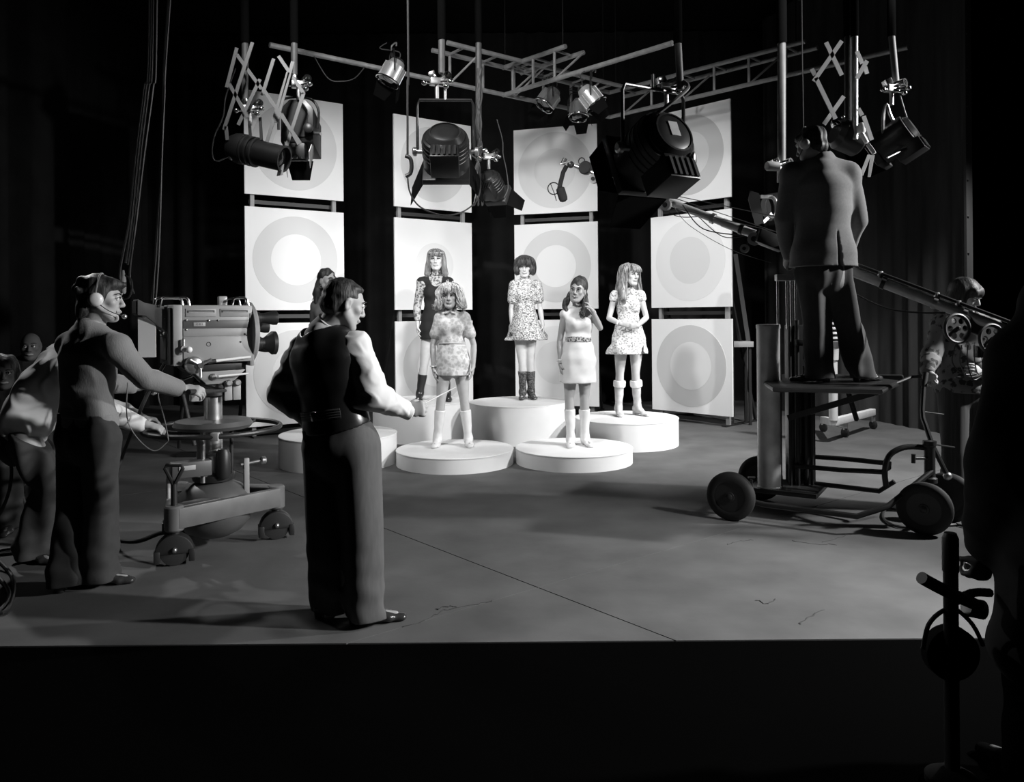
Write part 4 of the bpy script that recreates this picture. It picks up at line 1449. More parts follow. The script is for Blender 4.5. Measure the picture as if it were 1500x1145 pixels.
# --- dark figure close to the lens
s = Fig('person in a bulky black coat turned away, hand on the black lever', 2.5,
        dict(hd=(1585, 330, .0), nk=(1572, 425, .0), s0=(1510, 520, .0), s1=(1650, 520, -.1), e0=(1481, 690, .02), e1=(1690, 700, -.1), w0=(1450, 812, .10), w1=(1660, 830, .1),
             h0=(1530, 840, .0), h1=(1630, 840, -.05), k0=(1520, 1010, .05), k1=(1640, 1010, .0), a0=(1520, 1110, .0), a1=(1640, 1110, .0)),
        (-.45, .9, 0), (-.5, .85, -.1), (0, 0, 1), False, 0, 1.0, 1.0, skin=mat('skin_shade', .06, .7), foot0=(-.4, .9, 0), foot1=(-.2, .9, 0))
M_COAT = mat('coat_black', .03, .95, var=.2, vscale=10, spec=.1)
s.hand(0, (-.25, .3, -.9), (.2, .9, .2), (-.9, -.1, .2), 1.2, 1.05)
s.hand(1, (-.25, .6, -.6), (.2, .3, -.5), (-.9, .1, .2), .6, 1.0)
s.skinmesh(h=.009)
s.top(M_COAT, 'coat', .06, (0, 0), (1.9, 1.9), lo=-.1, fold=.012, freq=20, puff=[[.10, .11, .125, .115, .09, .06]] * 2, h=.009, cut=False, extra=[loft([(s.sp(.3), .22, .18), (s.sp(.0), .235, .20), (s.sp(-.22), .245, .20)], .05, side=s.SH)])
M_UNLIT = mat('unlit_black', .003, 1.0, spec=0)  # unlit foreground put into the colour of trousers and shoes
s.trousers(M_UNLIT, .12, .1, .1, waist=.1, h=.01)
s.shoes(M_UNLIT, .01)
e, l = HE(s), HL(s)
hair(s, M_HAIRM, [e(0, -.02, .045, (.095, .11, .095)), e(0, -.06, -.03, (.08, .06, .07))], freq=90, amp=.004, h=.008)

# --- two onlookers sitting in the dark by the drape
M_ONL = mat('onlooker_cloth_dimmed', .022, .9)  # cloth darkened for the shade the onlookers sit in


def stool(c, z=.42):
    t = thing('stool', 'low wooden stool in the dark under the onlooker %s' % ('nearest the drape' if c.y > 6.4 else 'with long hair'), 'stool', (c.x, c.y, 0), 'stools in the dark')
    part('seat', MB().lathe((c.x, c.y, z - .03), (0, 0, 1), [(.15, 0), (.165, .01), (.165, .025), (.15, .03)], 24), M_BLACK, t)
    for k in range(4):
        a = .785 + k * 1.57
        part('leg', MB().cyl((c.x + .11 * math.cos(a), c.y + .11 * math.sin(a), z - .03), (c.x + .16 * math.cos(a), c.y + .16 * math.sin(a), 0), .014), M_BLACK, t)


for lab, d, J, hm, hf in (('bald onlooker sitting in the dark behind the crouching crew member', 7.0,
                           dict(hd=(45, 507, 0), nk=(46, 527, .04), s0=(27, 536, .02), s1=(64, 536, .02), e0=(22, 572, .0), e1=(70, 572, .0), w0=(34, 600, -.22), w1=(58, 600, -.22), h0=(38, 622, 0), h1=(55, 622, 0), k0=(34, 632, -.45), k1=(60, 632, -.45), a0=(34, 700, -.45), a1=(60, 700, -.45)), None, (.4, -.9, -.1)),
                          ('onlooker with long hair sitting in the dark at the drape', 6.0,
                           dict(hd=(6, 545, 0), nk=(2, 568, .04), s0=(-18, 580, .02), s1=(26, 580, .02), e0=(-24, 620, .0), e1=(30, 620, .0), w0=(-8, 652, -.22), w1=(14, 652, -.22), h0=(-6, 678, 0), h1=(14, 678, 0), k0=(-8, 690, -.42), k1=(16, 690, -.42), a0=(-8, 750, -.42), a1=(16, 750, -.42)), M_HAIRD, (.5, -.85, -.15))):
    s = Fig(lab, d, J, (.3, -.95, 0), hf, (0, 0, 1), False, 0, .94, 1.0, skin=mat('skin_dimmed', .085, .7))  # skin colour darkened to carry the onlookers' shade
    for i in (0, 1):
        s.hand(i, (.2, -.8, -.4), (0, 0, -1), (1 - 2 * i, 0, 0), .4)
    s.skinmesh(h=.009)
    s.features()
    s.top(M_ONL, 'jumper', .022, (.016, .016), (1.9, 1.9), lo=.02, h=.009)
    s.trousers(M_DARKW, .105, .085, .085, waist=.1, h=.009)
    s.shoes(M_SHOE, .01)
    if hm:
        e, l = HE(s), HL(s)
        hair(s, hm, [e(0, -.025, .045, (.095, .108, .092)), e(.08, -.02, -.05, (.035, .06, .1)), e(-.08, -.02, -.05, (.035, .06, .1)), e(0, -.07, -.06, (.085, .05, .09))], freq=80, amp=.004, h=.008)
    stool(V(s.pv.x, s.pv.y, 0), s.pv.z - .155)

# ------------------------------------------------------------------ television camera on its pedestal
M_CAMG = mat('camera_grey', .27, .45, var=.06, vscale=9, bump=.05, bscale=120)
M_CAMD = mat('camera_dark_grey', .075, .45, var=.08, vscale=9)
M_BEAM = mat('beam_grey', .11, .5, var=.15, vscale=8)
M_CAML = mat('camera_pale_grey', .34, .5, var=.1, vscale=14)
M_GLASS = mat('lens_glass', .01, .05, spec=.8)
CA = math.radians(34)
cf, cs, UPV = V(math.cos(CA), math.sin(CA), 0), V(math.sin(CA), -math.cos(CA), 0), V(0, 0, 1)
RC = Matrix((cs, cf, UPV)).transposed()
PB = V(-1.985, 5.2, 0)


def C(x, y, z):
    return PB + cs * x + cf * y + UPV * z


ped = thing('camera_pedestal', 'wheeled studio pedestal with steering ring under the grey television camera', 'pedestal', PB)
WA, WB = V(-2.075, 4.80, 0), V(-1.619, 5.35, 0)
WCn = V(-2.324, 5.471, 0)
tri = [WA, WB, WCn]
part('tank', MB().lathe(PB + V(0, 0, .055), (0, 0, 1), [(.02, 0), (.10, .012), (.175, .05), (.225, .11), (.24, .17), (.24, .22), (.225, .28), (.175, .34), (.10, .375), (.07, .385)], 40), M_CAMD, ped)
for a, b in ((0, 1), (1, 2), (2, 0)):
    p, q = tri[a] + V(0, 0, .285), tri[b] + V(0, 0, .285)
    out = ((p + q) / 2 - PB)
    out.z = 0
    out.normalize()
    bm_ = part('beam', MB().bar(p + out * .035, q + out * .035, 0.05, .125), M_BEAM, ped, bev=.006)
    part('top_plate', MB().bar(p.lerp(q, .04) + V(0, 0, .068) - out * .01, q.lerp(p, .60) + V(0, 0, .068) - out * .01, .10, .008), M_CAMD, bm_, bev=.002)
for k, w in enumerate(tri):
    d = (w - PB)
    d.z = 0
    d.normalize()
    sd = V(-d.y, d.x, 0)
    ax = (cs * .35 + V(.3, -.95, 0)).normalized()
    fw = V(-ax.y, ax.x, 0)
    part('corner_cap', MB().lathe(w + V(0, 0, .205), UPV, [(.05, 0), (.058, .01), (.058, .145), (.05, .155)], 24), M_BEAM, ped)
    st = part('caster_stem', MB().cyl(w + V(0, 0, .13), w + V(0, 0, .215), .03), M_BLACK, ped)
    ang = [math.pi * i / 16 for i in range(17)]
    poly = [w + fw * (.112 * math.cos(a)) + V(0, 0, .072 + .118 * math.sin(a)) for a in ang]
    part('wheel_cover', MB().prism([p - ax * .05 for p in poly], ax * .10), M_BLACK, st, bev=.008)
    for g in (-1, 1):
        part('cable_guard', MB().box(w + fw * (.098 * g) + V(0, 0, .06), (.11, .035, .075), Matrix((ax, fw, UPV)).transposed()), M_BLACK, st, bev=.005)
    for g in (-1, 1):
        part('wheel', MB().lathe(w + ax * (.03 * g - .014) + V(0, 0, .085), ax, [(.06, 0), (.083, .004), (.085, .014), (.083, .024), (.06, .028)], 24), M_RUBBER, st)
        part('hub', MB().ball(w + ax * (.058 * g) + V(0, 0, .10), .016, 10, 7), M_DULL, st)
# tow handle
tb = WA + V(.0, 0, .36)
th = part('tow_handle', MB().cyl(tb - V(0, 0, .05), tb + V(.0, 0, .13), .020, .017), M_BLACK, ped)
part('grip', MB().tube([tb + V(0, 0, .12), tb + V(-.055, 0, .225), tb + V(-.045, 0, .245), tb + V(.045, 0, .245), tb + V(.055, 0, .225), tb + V(0, 0, .12)], .012, 8), M_BLACK, th)
# column, boxes and rings
part('column', MB().lathe(PB, UPV, [(.085, .42), (.085, .60), (.058, .61), (.058, 1.02), (.075, 1.03), (.075, 1.06)], 28), M_DULL, ped)
part('lower_collar', MB().lathe(PB, UPV, [(.13, .435), (.135, .45), (.135, .475), (.09, .49)], 28), M_BLACK, ped)
mech = part('balance_box', MB().box(C(.13, -.17, .545), (.09, .24, .10), RC), M_CAMD, ped, bev=.008)
part('box_lid', MB().box(C(.178, -.20, .56), (.006, .10, .03), RC), M_CAML, mech, bev=.002)
part('valve_block', MB().lathe(C(.13, .03, .46), UPV, [(.035, 0), (.045, .02), (.045, .16), (.03, .19)], 18), M_BLACK, ped)
for (x, y, z, r) in ((.10, -.09, .60, .016), (-.05, -.08, .6, .014), (.06, .10, .58, .012)):
    part('pressure_rod', MB().cyl(C(x, y, .44), C(x, y, .78), r), M_DULL if r > .013 else M_BLACK, ped)
k1 = part('side_screw', MB().cyl(C(.10, .15, .53), C(.10, .30, .545), .010), M_DULL, ped)
part('knob', MB().lathe(C(.10, .28, .543), cf, [(.02, 0), (.026, .008), (.026, .03), (.018, .036)], 16), M_DULL, k1)
part('bracket', MB().box(C(.10, .185, .44), (.03, .035, .26), RC), M_CAMG, ped, bev=.004)
part('standpipe', MB().cyl(C(.06, -.29, .36), C(.06, -.29, .50), .012), M_CAML, ped)
part('ballast_ring', MB().lathe(PB, UPV, [(.06, .775), (.16, .77), (.235, .778), (.252, .80), (.235, .828), (.16, .838), (.06, .835)], 48), M_CAMD, ped)
rg = part('steering_ring', MB().ring(PB + V(0, 0, .775), UPV, .425, .0165, 56, 10), M_BLACK, ped)
for k in range(3):
    a = CA + .6 + k * 2 * math.pi / 3
    part('spoke', MB().tube([PB + V(.08 * math.cos(a), .08 * math.sin(a), .745), PB + V(.25 * math.cos(a), .25 * math.sin(a), .75), PB + V(.42 * math.cos(a), .42 * math.sin(a), .775)], .012, 8, sub=3), M_BLACK, rg)
part('ring_clamp', MB().box(PB + V(.16, -.39, .775), (.05, .045, .05)), M_CAML, rg, bev=.005)

# camera head
tv = thing('television_camera', 'bulky grey television camera with lens turret, hood and chrome handles', 'camera', C(0, 0, 1.06))
bz0, bz1 = 1.215, 1.585
part('body', MB().box(C(0, .0, (bz0 + bz1) / 2), (.30, .44, bz1 - bz0), RC), M_CAMG, tv, bev=.008)
sdp = part('side_door', MB().box(C(.152, .0, 1.30), (.008, .425, .165), RC), M_CAMG, tv, bev=.003)
part('side_band', MB().box(C(.151, .0, 1.41), (.006, .425, .045), RC), M_CAMG, tv, bev=.002)
part('badge_band', MB().box(C(.151, .0, 1.463), (.006, .425, .052), RC), M_CAMD, tv, bev=.002)
for y in (-.105, .105):
    lv = part('louvre', MB().box(C(.151, y, 1.537), (.008, .185, .052), RC), M_CAMG, tv, bev=.003)
    part('louvre_slot', MB().box(C(.156, y, 1.545), (.004, .165, .014), RC), M_BLACK, lv, smooth=0)
    part('louvre_blind', MB().box(C(.158, y, 1.541), (.004, .150, .005), RC), M_CAML, lv, smooth=0)
for y, z in ((-.195, 1.49), (-.195, 1.43), (.17, 1.395), (-.06, 1.487), (.0, 1.487), (.14, 1.345)):
    part('screw', MB().lathe(C(.154, y, z), cs, [(.0065, 0), (.0065, .004), (.003, .006)], 10), M_CHROME if z > 1.4 else M_BLACK, tv)
part('latch', MB().ring(C(.157, -.06, 1.335), cs, .013, .0022, 18, 6), M_CAMD, tv)
bg = part('badge', MB().box(C(.156, -.115, 1.463), (.004, .072, .024), RC), M_CAML, tv, bev=.001)
cu = bpy.data.curves.new('badge_letters', 'FONT')
cu.body, cu.size, cu.extrude, cu.align_x, cu.align_y, cu.space_character = 'EMI', .019, .0006, 'CENTER', 'CENTER', 1.5
_t = bpy.data.objects.new('badge_letters', cu)
COL.objects.link(_t)
bt = link_mesh('badge_letters', bpy.data.meshes.new_from_object(_t.evaluated_get(bpy.context.evaluated_depsgraph_get())), M_BLACK, bg, 'dark raised letters')
bpy.data.objects.remove(_t)
Mx = Matrix((cf, UPV, cs)).transposed().to_4x4()
Mx.translation = C(.1588, -.115, 1.463) - Vector(tv.location)
bt.matrix_local = Mx
# rear plate, viewfinder hood, cue card
part('rear_ring', MB().box(C(0, -.245, 1.395), (.31, .055, .385), RC), M_CAMG, tv, bev=.006)
rp = part('rear_panel', MB().box(C(0, -.285, 1.39), (.27, .03, .36), RC), M_BLACK, tv, bev=.006)
part('rear_door', MB().box(C(.02, -.303, 1.31), (.17, .012, .14), RC), M_CAMD, rp, bev=.004)
for x, z in ((.09, 1.50), (.09, 1.42), (.03, 1.45), (-.05, 1.43), (.07, 1.41), (-.02, 1.40)):
    part('switch', MB().lathe(C(x, -.30, z), -cf, [(.012, 0), (.012, .012), (.006, .018)], 12), M_DULL, rp)


def section(y, z0, z1, w):
    return [C(-w, y, z0), C(w, y, z0), C(w, y, z1), C(-w, y, z1)]


hood = MB()
S4 = [section(-.29, 1.41, 1.575, .105), section(-.35, 1.455, 1.585, .095), section(-.42, 1.52, 1.60, .085), section(-.465, 1.525, 1.625, .088)]
vs = [p for q in S4 for p in q]
fs = [(0, 1, 2, 3), (12, 15, 14, 13)]
for i in range(3):
    for j in range(4):
        fs.append((i * 4 + j, i * 4 + (j + 1) % 4, i * 4 + 4 + (j + 1) % 4, i * 4 + 4 + j))
hood._add(vs, fs)
hd_ = part('viewfinder_hood', hood, M_CAMD, tv, bev=.006)
part('eye_shade', MB().box(C(0, -.468, 1.575), (.15, .008, .075), RC), M_BLACK, hd_)
cq = P(215.5, 494, 4.93)
card = thing('cue_card', 'pale grey shot card hung behind the television camera', 'card', V(cq.x, cq.y, cq.z - .13))
RQ = Matrix.Rotation(.12, 3, 'Z')
part('sheet', MB().box(cq, (.105, .010, .25), RQ), mat('card_pale', .75, .7), card)
part('clip', MB().box(cq + V(0, 0, .13), (.05, .018, .025), RQ), M_DULL, card, bev=.003)
part('hang_wire', MB().tube([cq + V(0, 0, .14), C(.0, -.31, 1.45)], .004, 6), M_BLACK, card)
# handles, tally lamp
for y0, y1 in ((-.34, -.16), (.10, .21)):
    part('handle', MB().tube([C(.10, y0, 1.575), C(.10, y0 + .012, 1.625), C(.10, y0 + .03, 1.635), C(.10, y1 - .03, 1.635), C(.10, y1 - .012, 1.625), C(.10, y1, 1.575)], .0085, 8), M_CHROME, tv)
    part('handle', MB().tube([C(-.10, y0, 1.575), C(-.10, y0 + .012, 1.625), C(-.10, y0 + .03, 1.635), C(-.10, y1 - .03, 1.635), C(-.10, y1 - .012, 1.625), C(-.10, y1, 1.575)], .0085, 8), M_CHROME, tv)
part('tally_lamp', MB().box(C(.02, .06, 1.615), (.05, .055, .065), RC), mat('tally_plastic', .4, .25, coat=.4), tv, bev=.008)
# turret and lenses
part('turret_plate', MB().lathe(C(0, .215, 1.40), cf, [(.16, 0), (.21, .008), (.21, .028), (.185, .045), (.10, .06)], 40), M_CAMG, tv)
part('front_plate', MB().box(C(0, .215, 1.36), (.31, .03, .35), RC), M_CAMG, tv, bev=.006)
for x, z, r, L, fl_ in ((.07, 1.33, .045, .085, 1.75), (.05, 1.50, .04, .10, 1.2), (-.11, 1.44, .04, .09, 1.1), (-.07, 1.30, .035, .08, 1.1)):
    ln = part('lens', MB().lathe(C(x, .265, z), cf, [(r, 0), (r, .03), (r * .82, .035), (r * .82, L * .6), (r * fl_, L + .02), (r * fl_, L + .045), (r * fl_ * .9, L + .048)], 28), M_BLACK, tv)
    part('glass', MB().lathe(C(x, .265 + L + .035, z), cf, [(r * fl_ * .86, 0), (r * fl_ * .5, .010), (.004, .0135)], 24), M_GLASS, ln)
# focus crank and levers on the side
cr = part('focus_hub', MB().lathe(C(.15, -.155, 1.205), cs, [(.05, 0), (.056, .01), (.056, .035), (.046, .05), (.02, .06)], 28), M_DULL, tv)
for k in range(3):
    a = .5 + k * 2.1
    part('spoke_grip', MB().cyl(C(.22, -.125, 1.205), C(.225, -.125 + .075 * math.cos(a), 1.205 + .075 * math.sin(a)), .007, .010), M_DULL, cr)
part('crank_axle', MB().cyl(C(.20, -.125, 1.205), C(.235, -.125, 1.205), .017), M_CHROME, cr)
lv = part('iris_lever', MB().cyl(C(.155, -.215, 1.31), C(.19, -.215, 1.31), .02), M_DULL, tv)
part('knob', MB().ball(C(.21, -.19, 1.305), .02, 14, 9), M_WHITE, lv)
part('lever_arm', MB().cyl(C(.175, -.215, 1.31), C(.175, -.215, 1.37), .010), M_DULL, lv)
rod = part('stowed_bar', MB().cyl(C(.17, -.04, 1.225), C(.17, .20, 1.245), .009), M_WHITE, tv)
part('rubber_grip', MB().cyl(C(.17, -.07, 1.222), C(.17, -.02, 1.227), .016, .012), M_BLACK, rod)
rod2 = part('lower_bar', MB().cyl(C(.15, .0, 1.125), C(.15, .19, 1.135), .007), M_WHITE, tv)
# cradle head
part('wedge', MB().prism([C(-.10, -.22, 1.20), C(-.10, .20, 1.205), C(-.10, .17, 1.16), C(-.10, -.18, 1.155)], cs * .20), M_BLACK, tv, bev=.004)
part('cam_plate', MB().prism([C(.06, -.14, 1.155), C(.06, .19, 1.16), C(.06, .10, 1.075), C(.06, -.06, 1.07)], cs * .035), M_CAMG, tv, bev=.004)
part('cam_plate', MB().prism([C(-.095, -.14, 1.155), C(-.095, .19, 1.16), C(-.095, .10, 1.075), C(-.095, -.06, 1.07)], cs * .035), M_CAMG, tv, bev=.004)
part('head_core', MB().box(C(0, .01, 1.06), (.12, .16, .14), RC), M_BLACK, tv, bev=.008)
for y in (.06, .115):
    pl = part('side_plate', MB().box(C(.085, y + .015, 1.02), (.03, .05, .12), RC), M_CAML, tv, bev=.005)
    part('roller', MB().lathe(C(.10, y + .015, 1.075), cs, [(.018, 0), (.022, .006), (.022, .02), (.015, .026)], 16), M_DULL, pl)
part('left_plate', MB().box(C(.06, -.12, 1.0), (.06, .07, .07), RC), M_CAML, tv, bev=.006)
for y, z in ((-.02, 1.12), (.02, 1.05), (-.03, 1.04)):
    part('lock_knob', MB().lathe(C(.085, y, z), cs, [(.014, 0), (.022, .008), (.022, .022), (.012, .03)], 14), M_DULL if z > 1.05 else M_BLACK, tv)
part('yoke_ring', MB().lathe(C(0, 0, .985), UPV, [(.08, 0), (.095, .01), (.095, .05), (.08, .06)], 28), M_BLACK, tv)
# pan bar held by the operator
pb = MB().tube([C(.0, -.12, 1.08), P(330, 572, 4.95), P(288, 574, 4.57)], .010, 8)
part('pan_bar', pb, M_BLACK, tv)
hb = MB().cyl(P(310, 573, 4.75), P(276, 574, 4.50), .016)
part('bar_grip', hb, M_BLACK, tv)
pb2 = MB().tube([C(-.12, -.10, 1.12), P(250, 563, 4.95), P(197, 562, 4.86)], .010, 8)
p2 = part('pan_bar', pb2, M_BLACK, tv)
part('zoom_grip', MB().cyl(P(222, 562, 4.90), P(192, 562, 4.855), .022), M_DULL, p2)

# cables near the camera
def cable(name, pts, r, m, label, cat='cable', group=None):
    return solo(name, MB().tube(pts, r, 7, sub=8), m, label, cat, group)


cable('camera_cable', [C(0, -.28, 1.24), C(.0, -.40, 1.02), P(190, 640, 5.2), P(160, 720, 5.2), G(140, 775, .014), G(60, 795, .014), G(-60, 815, .014)], .012, M_CABLE, 'thick black cable dropping from the television camera to the floor')
cable('floor_cable', [G(275, 776, .012), G(235, 780, .012), G(200, 792, .012), G(160, 791, .012), G(110, 800, .012), G(-40, 815, .012)], .011, M_CABLE, 'thin black cable on the floor beside the camera pedestal')
cable('thin_wire', [P(187, 560, 4.7), P(186, 610, 4.7), P(200, 640, 4.7), P(225, 660, 4.72), P(244, 648, 4.75), P(246, 640, 4.75), P(240, 610, 4.8), P(232, 580, 4.9), P(235, 555, 4.95)], .0035, M_GREYCABLE, 'thin grey wire looping between the operator and the camera')
for k, (a, b, c2) in enumerate((((2, 700), (16, 760), (-12, 800)), ((-4, 820), (20, 850), (8, 895)), ((-6, 842), (14, 872), (-14, 905)))):
    cable('loose_cable', ([P(-40, 640, 4.9), P(6, 656, 4.9), P(17, 690, 4.9), P(8, 735, 4.9), P(-18, 775, 4.9), G(-70, 815, .012)] if k == 0 else [G(-30, 800 + 20 * k, .012)] + [G(q[0], q[1], .012) for q in (a, b, c2)] + [G(-40, 880 + 12 * k, .012)]), .010, M_CABLE,
          ('black cable hanging in a loop at the edge of the set by the crouching man', 'outer coil of black cable lying on the floor near the operator', 'inner coil of black cable lying on the floor near the operator')[k])
# strut of a folded stand in the dark behind the camera
sv = thing('folded_stand', 'slim grey stand leaning in the dark behind the pedestal', 'stand', G(276, 640))
part('strut', MB().cyl(P(268, 578, 6.3), P(285, 652, 6.3), .016), M_STEEL, sv)
part('strut', MB().cyl(P(268, 578, 6.3), P(262, 655, 6.5), .014), M_BLACK, sv)
part('foot', MB().box(G(276, 668) + V(0, 0, .02), (.22, .12, .04)), M_BLACK, sv)

# ------------------------------------------------------------------ microphone boom dolly
M_DOLLY = mat('dolly_black', .02, .38, var=.2, vscale=20)
M_SILVER = mat('column_alloy', .58, .45, .4, var=.16, vscale=9)
A0, B0, C0 = V(1.58, 5.71, 0), V(2.774, 5.30, 0), V(3.10, 5.61, 0)
vx = V(.55, .835, 0)
A2 = A0 + vx * .75
dl = thing('boom_dolly', 'black tubular wheeled dolly with a standing platform for the boom operator', 'dolly', V(2.2, 5.8, 0))


def tyre(c, ax, R=.176, w=.075, spokes=True):
    ax = ax.normalized()
    c = c + V(0, 0, R)
    t = part('wheel', MB().lathe(c - ax * w / 2, ax, [(R * .62, 0), (R * .80, -.004), (R * .94, .008), (R, w * .3), (R, w * .7), (R * .94, w - .008), (R * .80, w + .004), (R * .62, w)], 40, False), M_RUBBER, dl)
    part('rim', MB().lathe(c - ax * w * .42, ax, [(R * .66, 0), (R * .60, .006), (R * .45, .022), (R * .22, .016), (R * .2, -.006), (R * .08, -.010)], 32), M_BLACK, t)
    part('hub', MB().lathe(c - ax * (w * .5 + .012), ax, [(.010, 0), (.022, .006), (.028, .03), (.028, w + .0), (.02, w + .02)], 18), M_BLACK, t)
    return t


tyre(A0, vx)
tyre(A2, vx)
fx = (C0 - B0).normalized()
tyre(B0, V(.62, .78, 0))
tyre(C0, V(.62, .78, 0))
part('axle', MB().cyl(A0 + V(0, 0, .176), A2 + V(0, 0, .176), .018), M_DOLLY, dl)
part('axle', MB().cyl(B0 + V(0, 0, .176), C0 + V(0, 0, .176), .018), M_DOLLY, dl)
part('frame_rail', MB().tube([A0.lerp(A2, .12) + V(0, 0, .15), P(1120, 739, 5.66), P(1255, 756, 5.32), P(1300, 742, 5.33), P(1365, 690, 5.46)], .020, 10), M_DOLLY, dl)
part('frame_rail', MB().tube([A2 + V(0, 0, .15), P(1185, 707, 6.05), P(1288, 719, 5.66), P(1310, 705, 5.6)], .018, 10), M_DOLLY, dl)
part('frame_rail', MB().tube([P(1165, 682, 5.95), P(1230, 688, 5.75), P(1292, 691, 5.55), P(1302, 685, 5.53), P(1302, 676, 5.53)], .018, 10), M_DOLLY, dl)
part('frame_rail', MB().tube([P(1168, 667, 6.1), P(1240, 672, 5.9), P(1296, 678, 5.6), P(1300, 672, 5.58)], .018, 10), M_DOLLY, dl)
part('frame_bow', MB().tube([P(1298, 712, 5.52), P(1296, 690, 5.52), P(1302, 668, 5.52), P(1318, 657, 5.52), P(1336, 654, 5.52), P(1360, 656, 5.5)], .020, 10, sub=3), M_DOLLY, dl)
part('steering_post', MB().lathe(P(1362, 700, 5.48), UPV, [(.05, -.03), (.05, 0), (.036, .01), (.036, .22), (.045, .23), (.045, .26)], 20), M_DOLLY, dl)
ks = part('clamp_screw', MB().cyl(P(1358, 671, 5.46), P(1338, 671, 5.44), .010), M_DOLLY, dl)
part('clamp_knob', MB().cyl(P(1338, 665, 5.44), P(1338, 678, 5.44), .014), M_DOLLY, ks)
ht = part('tow_handle', MB().tube([P(1388, 697, 5.50), P(1366, 652, 5.52), P(1352, 612, 5.60), P(1351, 600, 5.62), P(1354, 552, 5.70)], .017, 8), M_DOLLY, dl)
part('hand_grip', MB().cyl(P(1353, 566, 5.68), P(1356, 546, 5.71), .021), M_RUBBER, ht)
part('side_prong', MB().cyl(P(1352, 603, 5.61), P(1382, 607, 5.7), .006), M_DOLLY, ht)
part('side_prong', MB().cyl(P(1370, 651, 5.53), P(1398, 655, 5.7), .006), M_DOLLY, ht)
part('handle_pivot', MB().ball(P(1388, 697, 5.50), .03, 14, 9), M_DULL, ht)
mast_g = V(P(1165, 712, 5.98).x, 5.98, 0)
part('base_plate', MB().box(mast_g + V(-.06, 0, .175), (.50, .44, .035), Matrix.Rotation(-.55, 3, 'Z')), M_DOLLY, dl, bev=.006)
lk = part('wheel_lock', MB().cyl(P(1101, 726, 5.72), P(1101, 702, 5.72), .010), M_DOLLY, dl)
part('lock_bar', MB().cyl(P(1096, 699, 5.72), P(1106, 699, 5.72), .009), M_DOLLY, lk)
sc = V(P(1127, 712, 5.93).x, 5.93, 0)
colp = part('counterweight_tube', MB().lathe(sc + V(0, 0, .19), UPV, [(.088, 0), (.088, .01), (.0845, .014), (.0845, 1.195), (.088, 1.20), (.088, 1.225), (.080, 1.23)], 36), M_SILVER, dl)
part('seam', MB().box(sc + V(.083, -.024, .80), (.012, .012, 1.2)), M_DOLLY, colp)
part('mast_channel', MB().box(mast_g + V(.07, .08, .80), (.20, .10, 1.22)), M_DOLLY, dl, bev=.006)
for x, r, z1, m_ in ((-.035, .014, 1.40, M_DOLLY), (.02, .018, 1.45, M_DOLLY), (.085, .018, 1.43, M_DOLLY), (.13, .012, 1.40, M_DOLLY)):
    part('mast_tube', MB().cyl(mast_g + V(x, -.0, .19), mast_g + V(x, .0, z1), r), m_, dl)
part('mast_clamp', MB().box(mast_g + V(.06, -.02, 1.28), (.12, .07, .05)), M_DOLLY, dl, bev=.006)
part('tape_mark', MB().cyl(mast_g + V(.085, -.0, 1.10), mast_g + V(.085, .0, 1.15), .0195), M_CAML, dl)
for x, z1 in ((-.115, 1.77), (-.045, 1.80), (-.012, 1.80), (.022, 1.79)):
    part('lift_rod', MB().cyl(mast_g + V(x, .02, 1.38), mast_g + V(x, .02, z1), .009), M_CHROME, dl)
part('rod_head', MB().box(mast_g + V(-.05, .02, 1.775), (.16, .06, .05)), M_DULL, dl, bev=.006)
# platform
pz = PLAT - .002
pts = [G(1117, 555, pz), G(1134, 566, pz), G(1290, 569, pz), G(1314, 558, pz), G(1322, 548.5, pz), G(1150, 547, pz)]
pf = part('platform', MB().prism([p - V(0, 0, .035) for p in pts], V(0, 0, .035)), M_DOLLY, dl, bev=.004)
rim = MB()
rim.tube([p - V(0, 0, .02) for p in pts], .018, 8, True)
part('platform_rim', rim, M_DOLLY, pf)
part('platform_brace', MB().bar(P(1155, 612, 5.9), P(1290, 572, 5.45), .03, .045), M_DOLLY, dl)
part('platform_brace', MB().bar(P(1240, 566, 6.0), P(1255, 615, 6.1), .025, .03), M_DOLLY, dl)
part('handle_strut', MB().tube([P(1310, 562, 5.7), P(1335, 552, 5.8), P(1354, 551, 5.72)], .012, 8), M_DOLLY, dl)

# the boom itself
bm0, bm1 = P(1486, 488, 5.30), P(842, 243, 6.98)


def BT(t, u=0.0, w=0.0):
    d = (bm1 - bm0).normalized()
    sd = d.cross(UPV).normalized()
    return bm0.lerp(bm1, t) + UPV.cross(sd).cross(sd) * 0 + V(0, 0, u) + sd * w


bo = thing('microphone_boom', 'long telescopic microphone boom slanting across the set from the dolly', 'boom', BT(.45) - V(0, 0, .2))
bd_ = (bm1 - bm0).normalized()
bsd = bd_.cross(UPV).normalized()
bup = bsd.cross(bd_)
part('outer_tube', MB().cyl(BT(-.02), BT(.60), .036), M_SILVER, bo)
part('inner_tube', MB().cyl(BT(.60), BT(.93), .032, .028), M_SILVER, bo)
part('tip_tube', MB().cyl(BT(.93), BT(1.0), .018), M_DULL, bo)
part('guide_rail', MB().cyl(BT(.0, .065), BT(.42, .065), .013), M_DOLLY, bo)
for t in (0.0, .085, .14, .24, .33, .55, .62, .78):
    part('tube_band', MB().cyl(BT(t), BT(t + .008), .043), M_DULL if t in (0, .085, .14, .62) else M_DOLLY, bo)
for t in (.0, .10, .14, .25):
    part('rail_clip', MB().box(BT(t, .045), (.03, .03, .07)), M_DULL, bo, bev=.004)
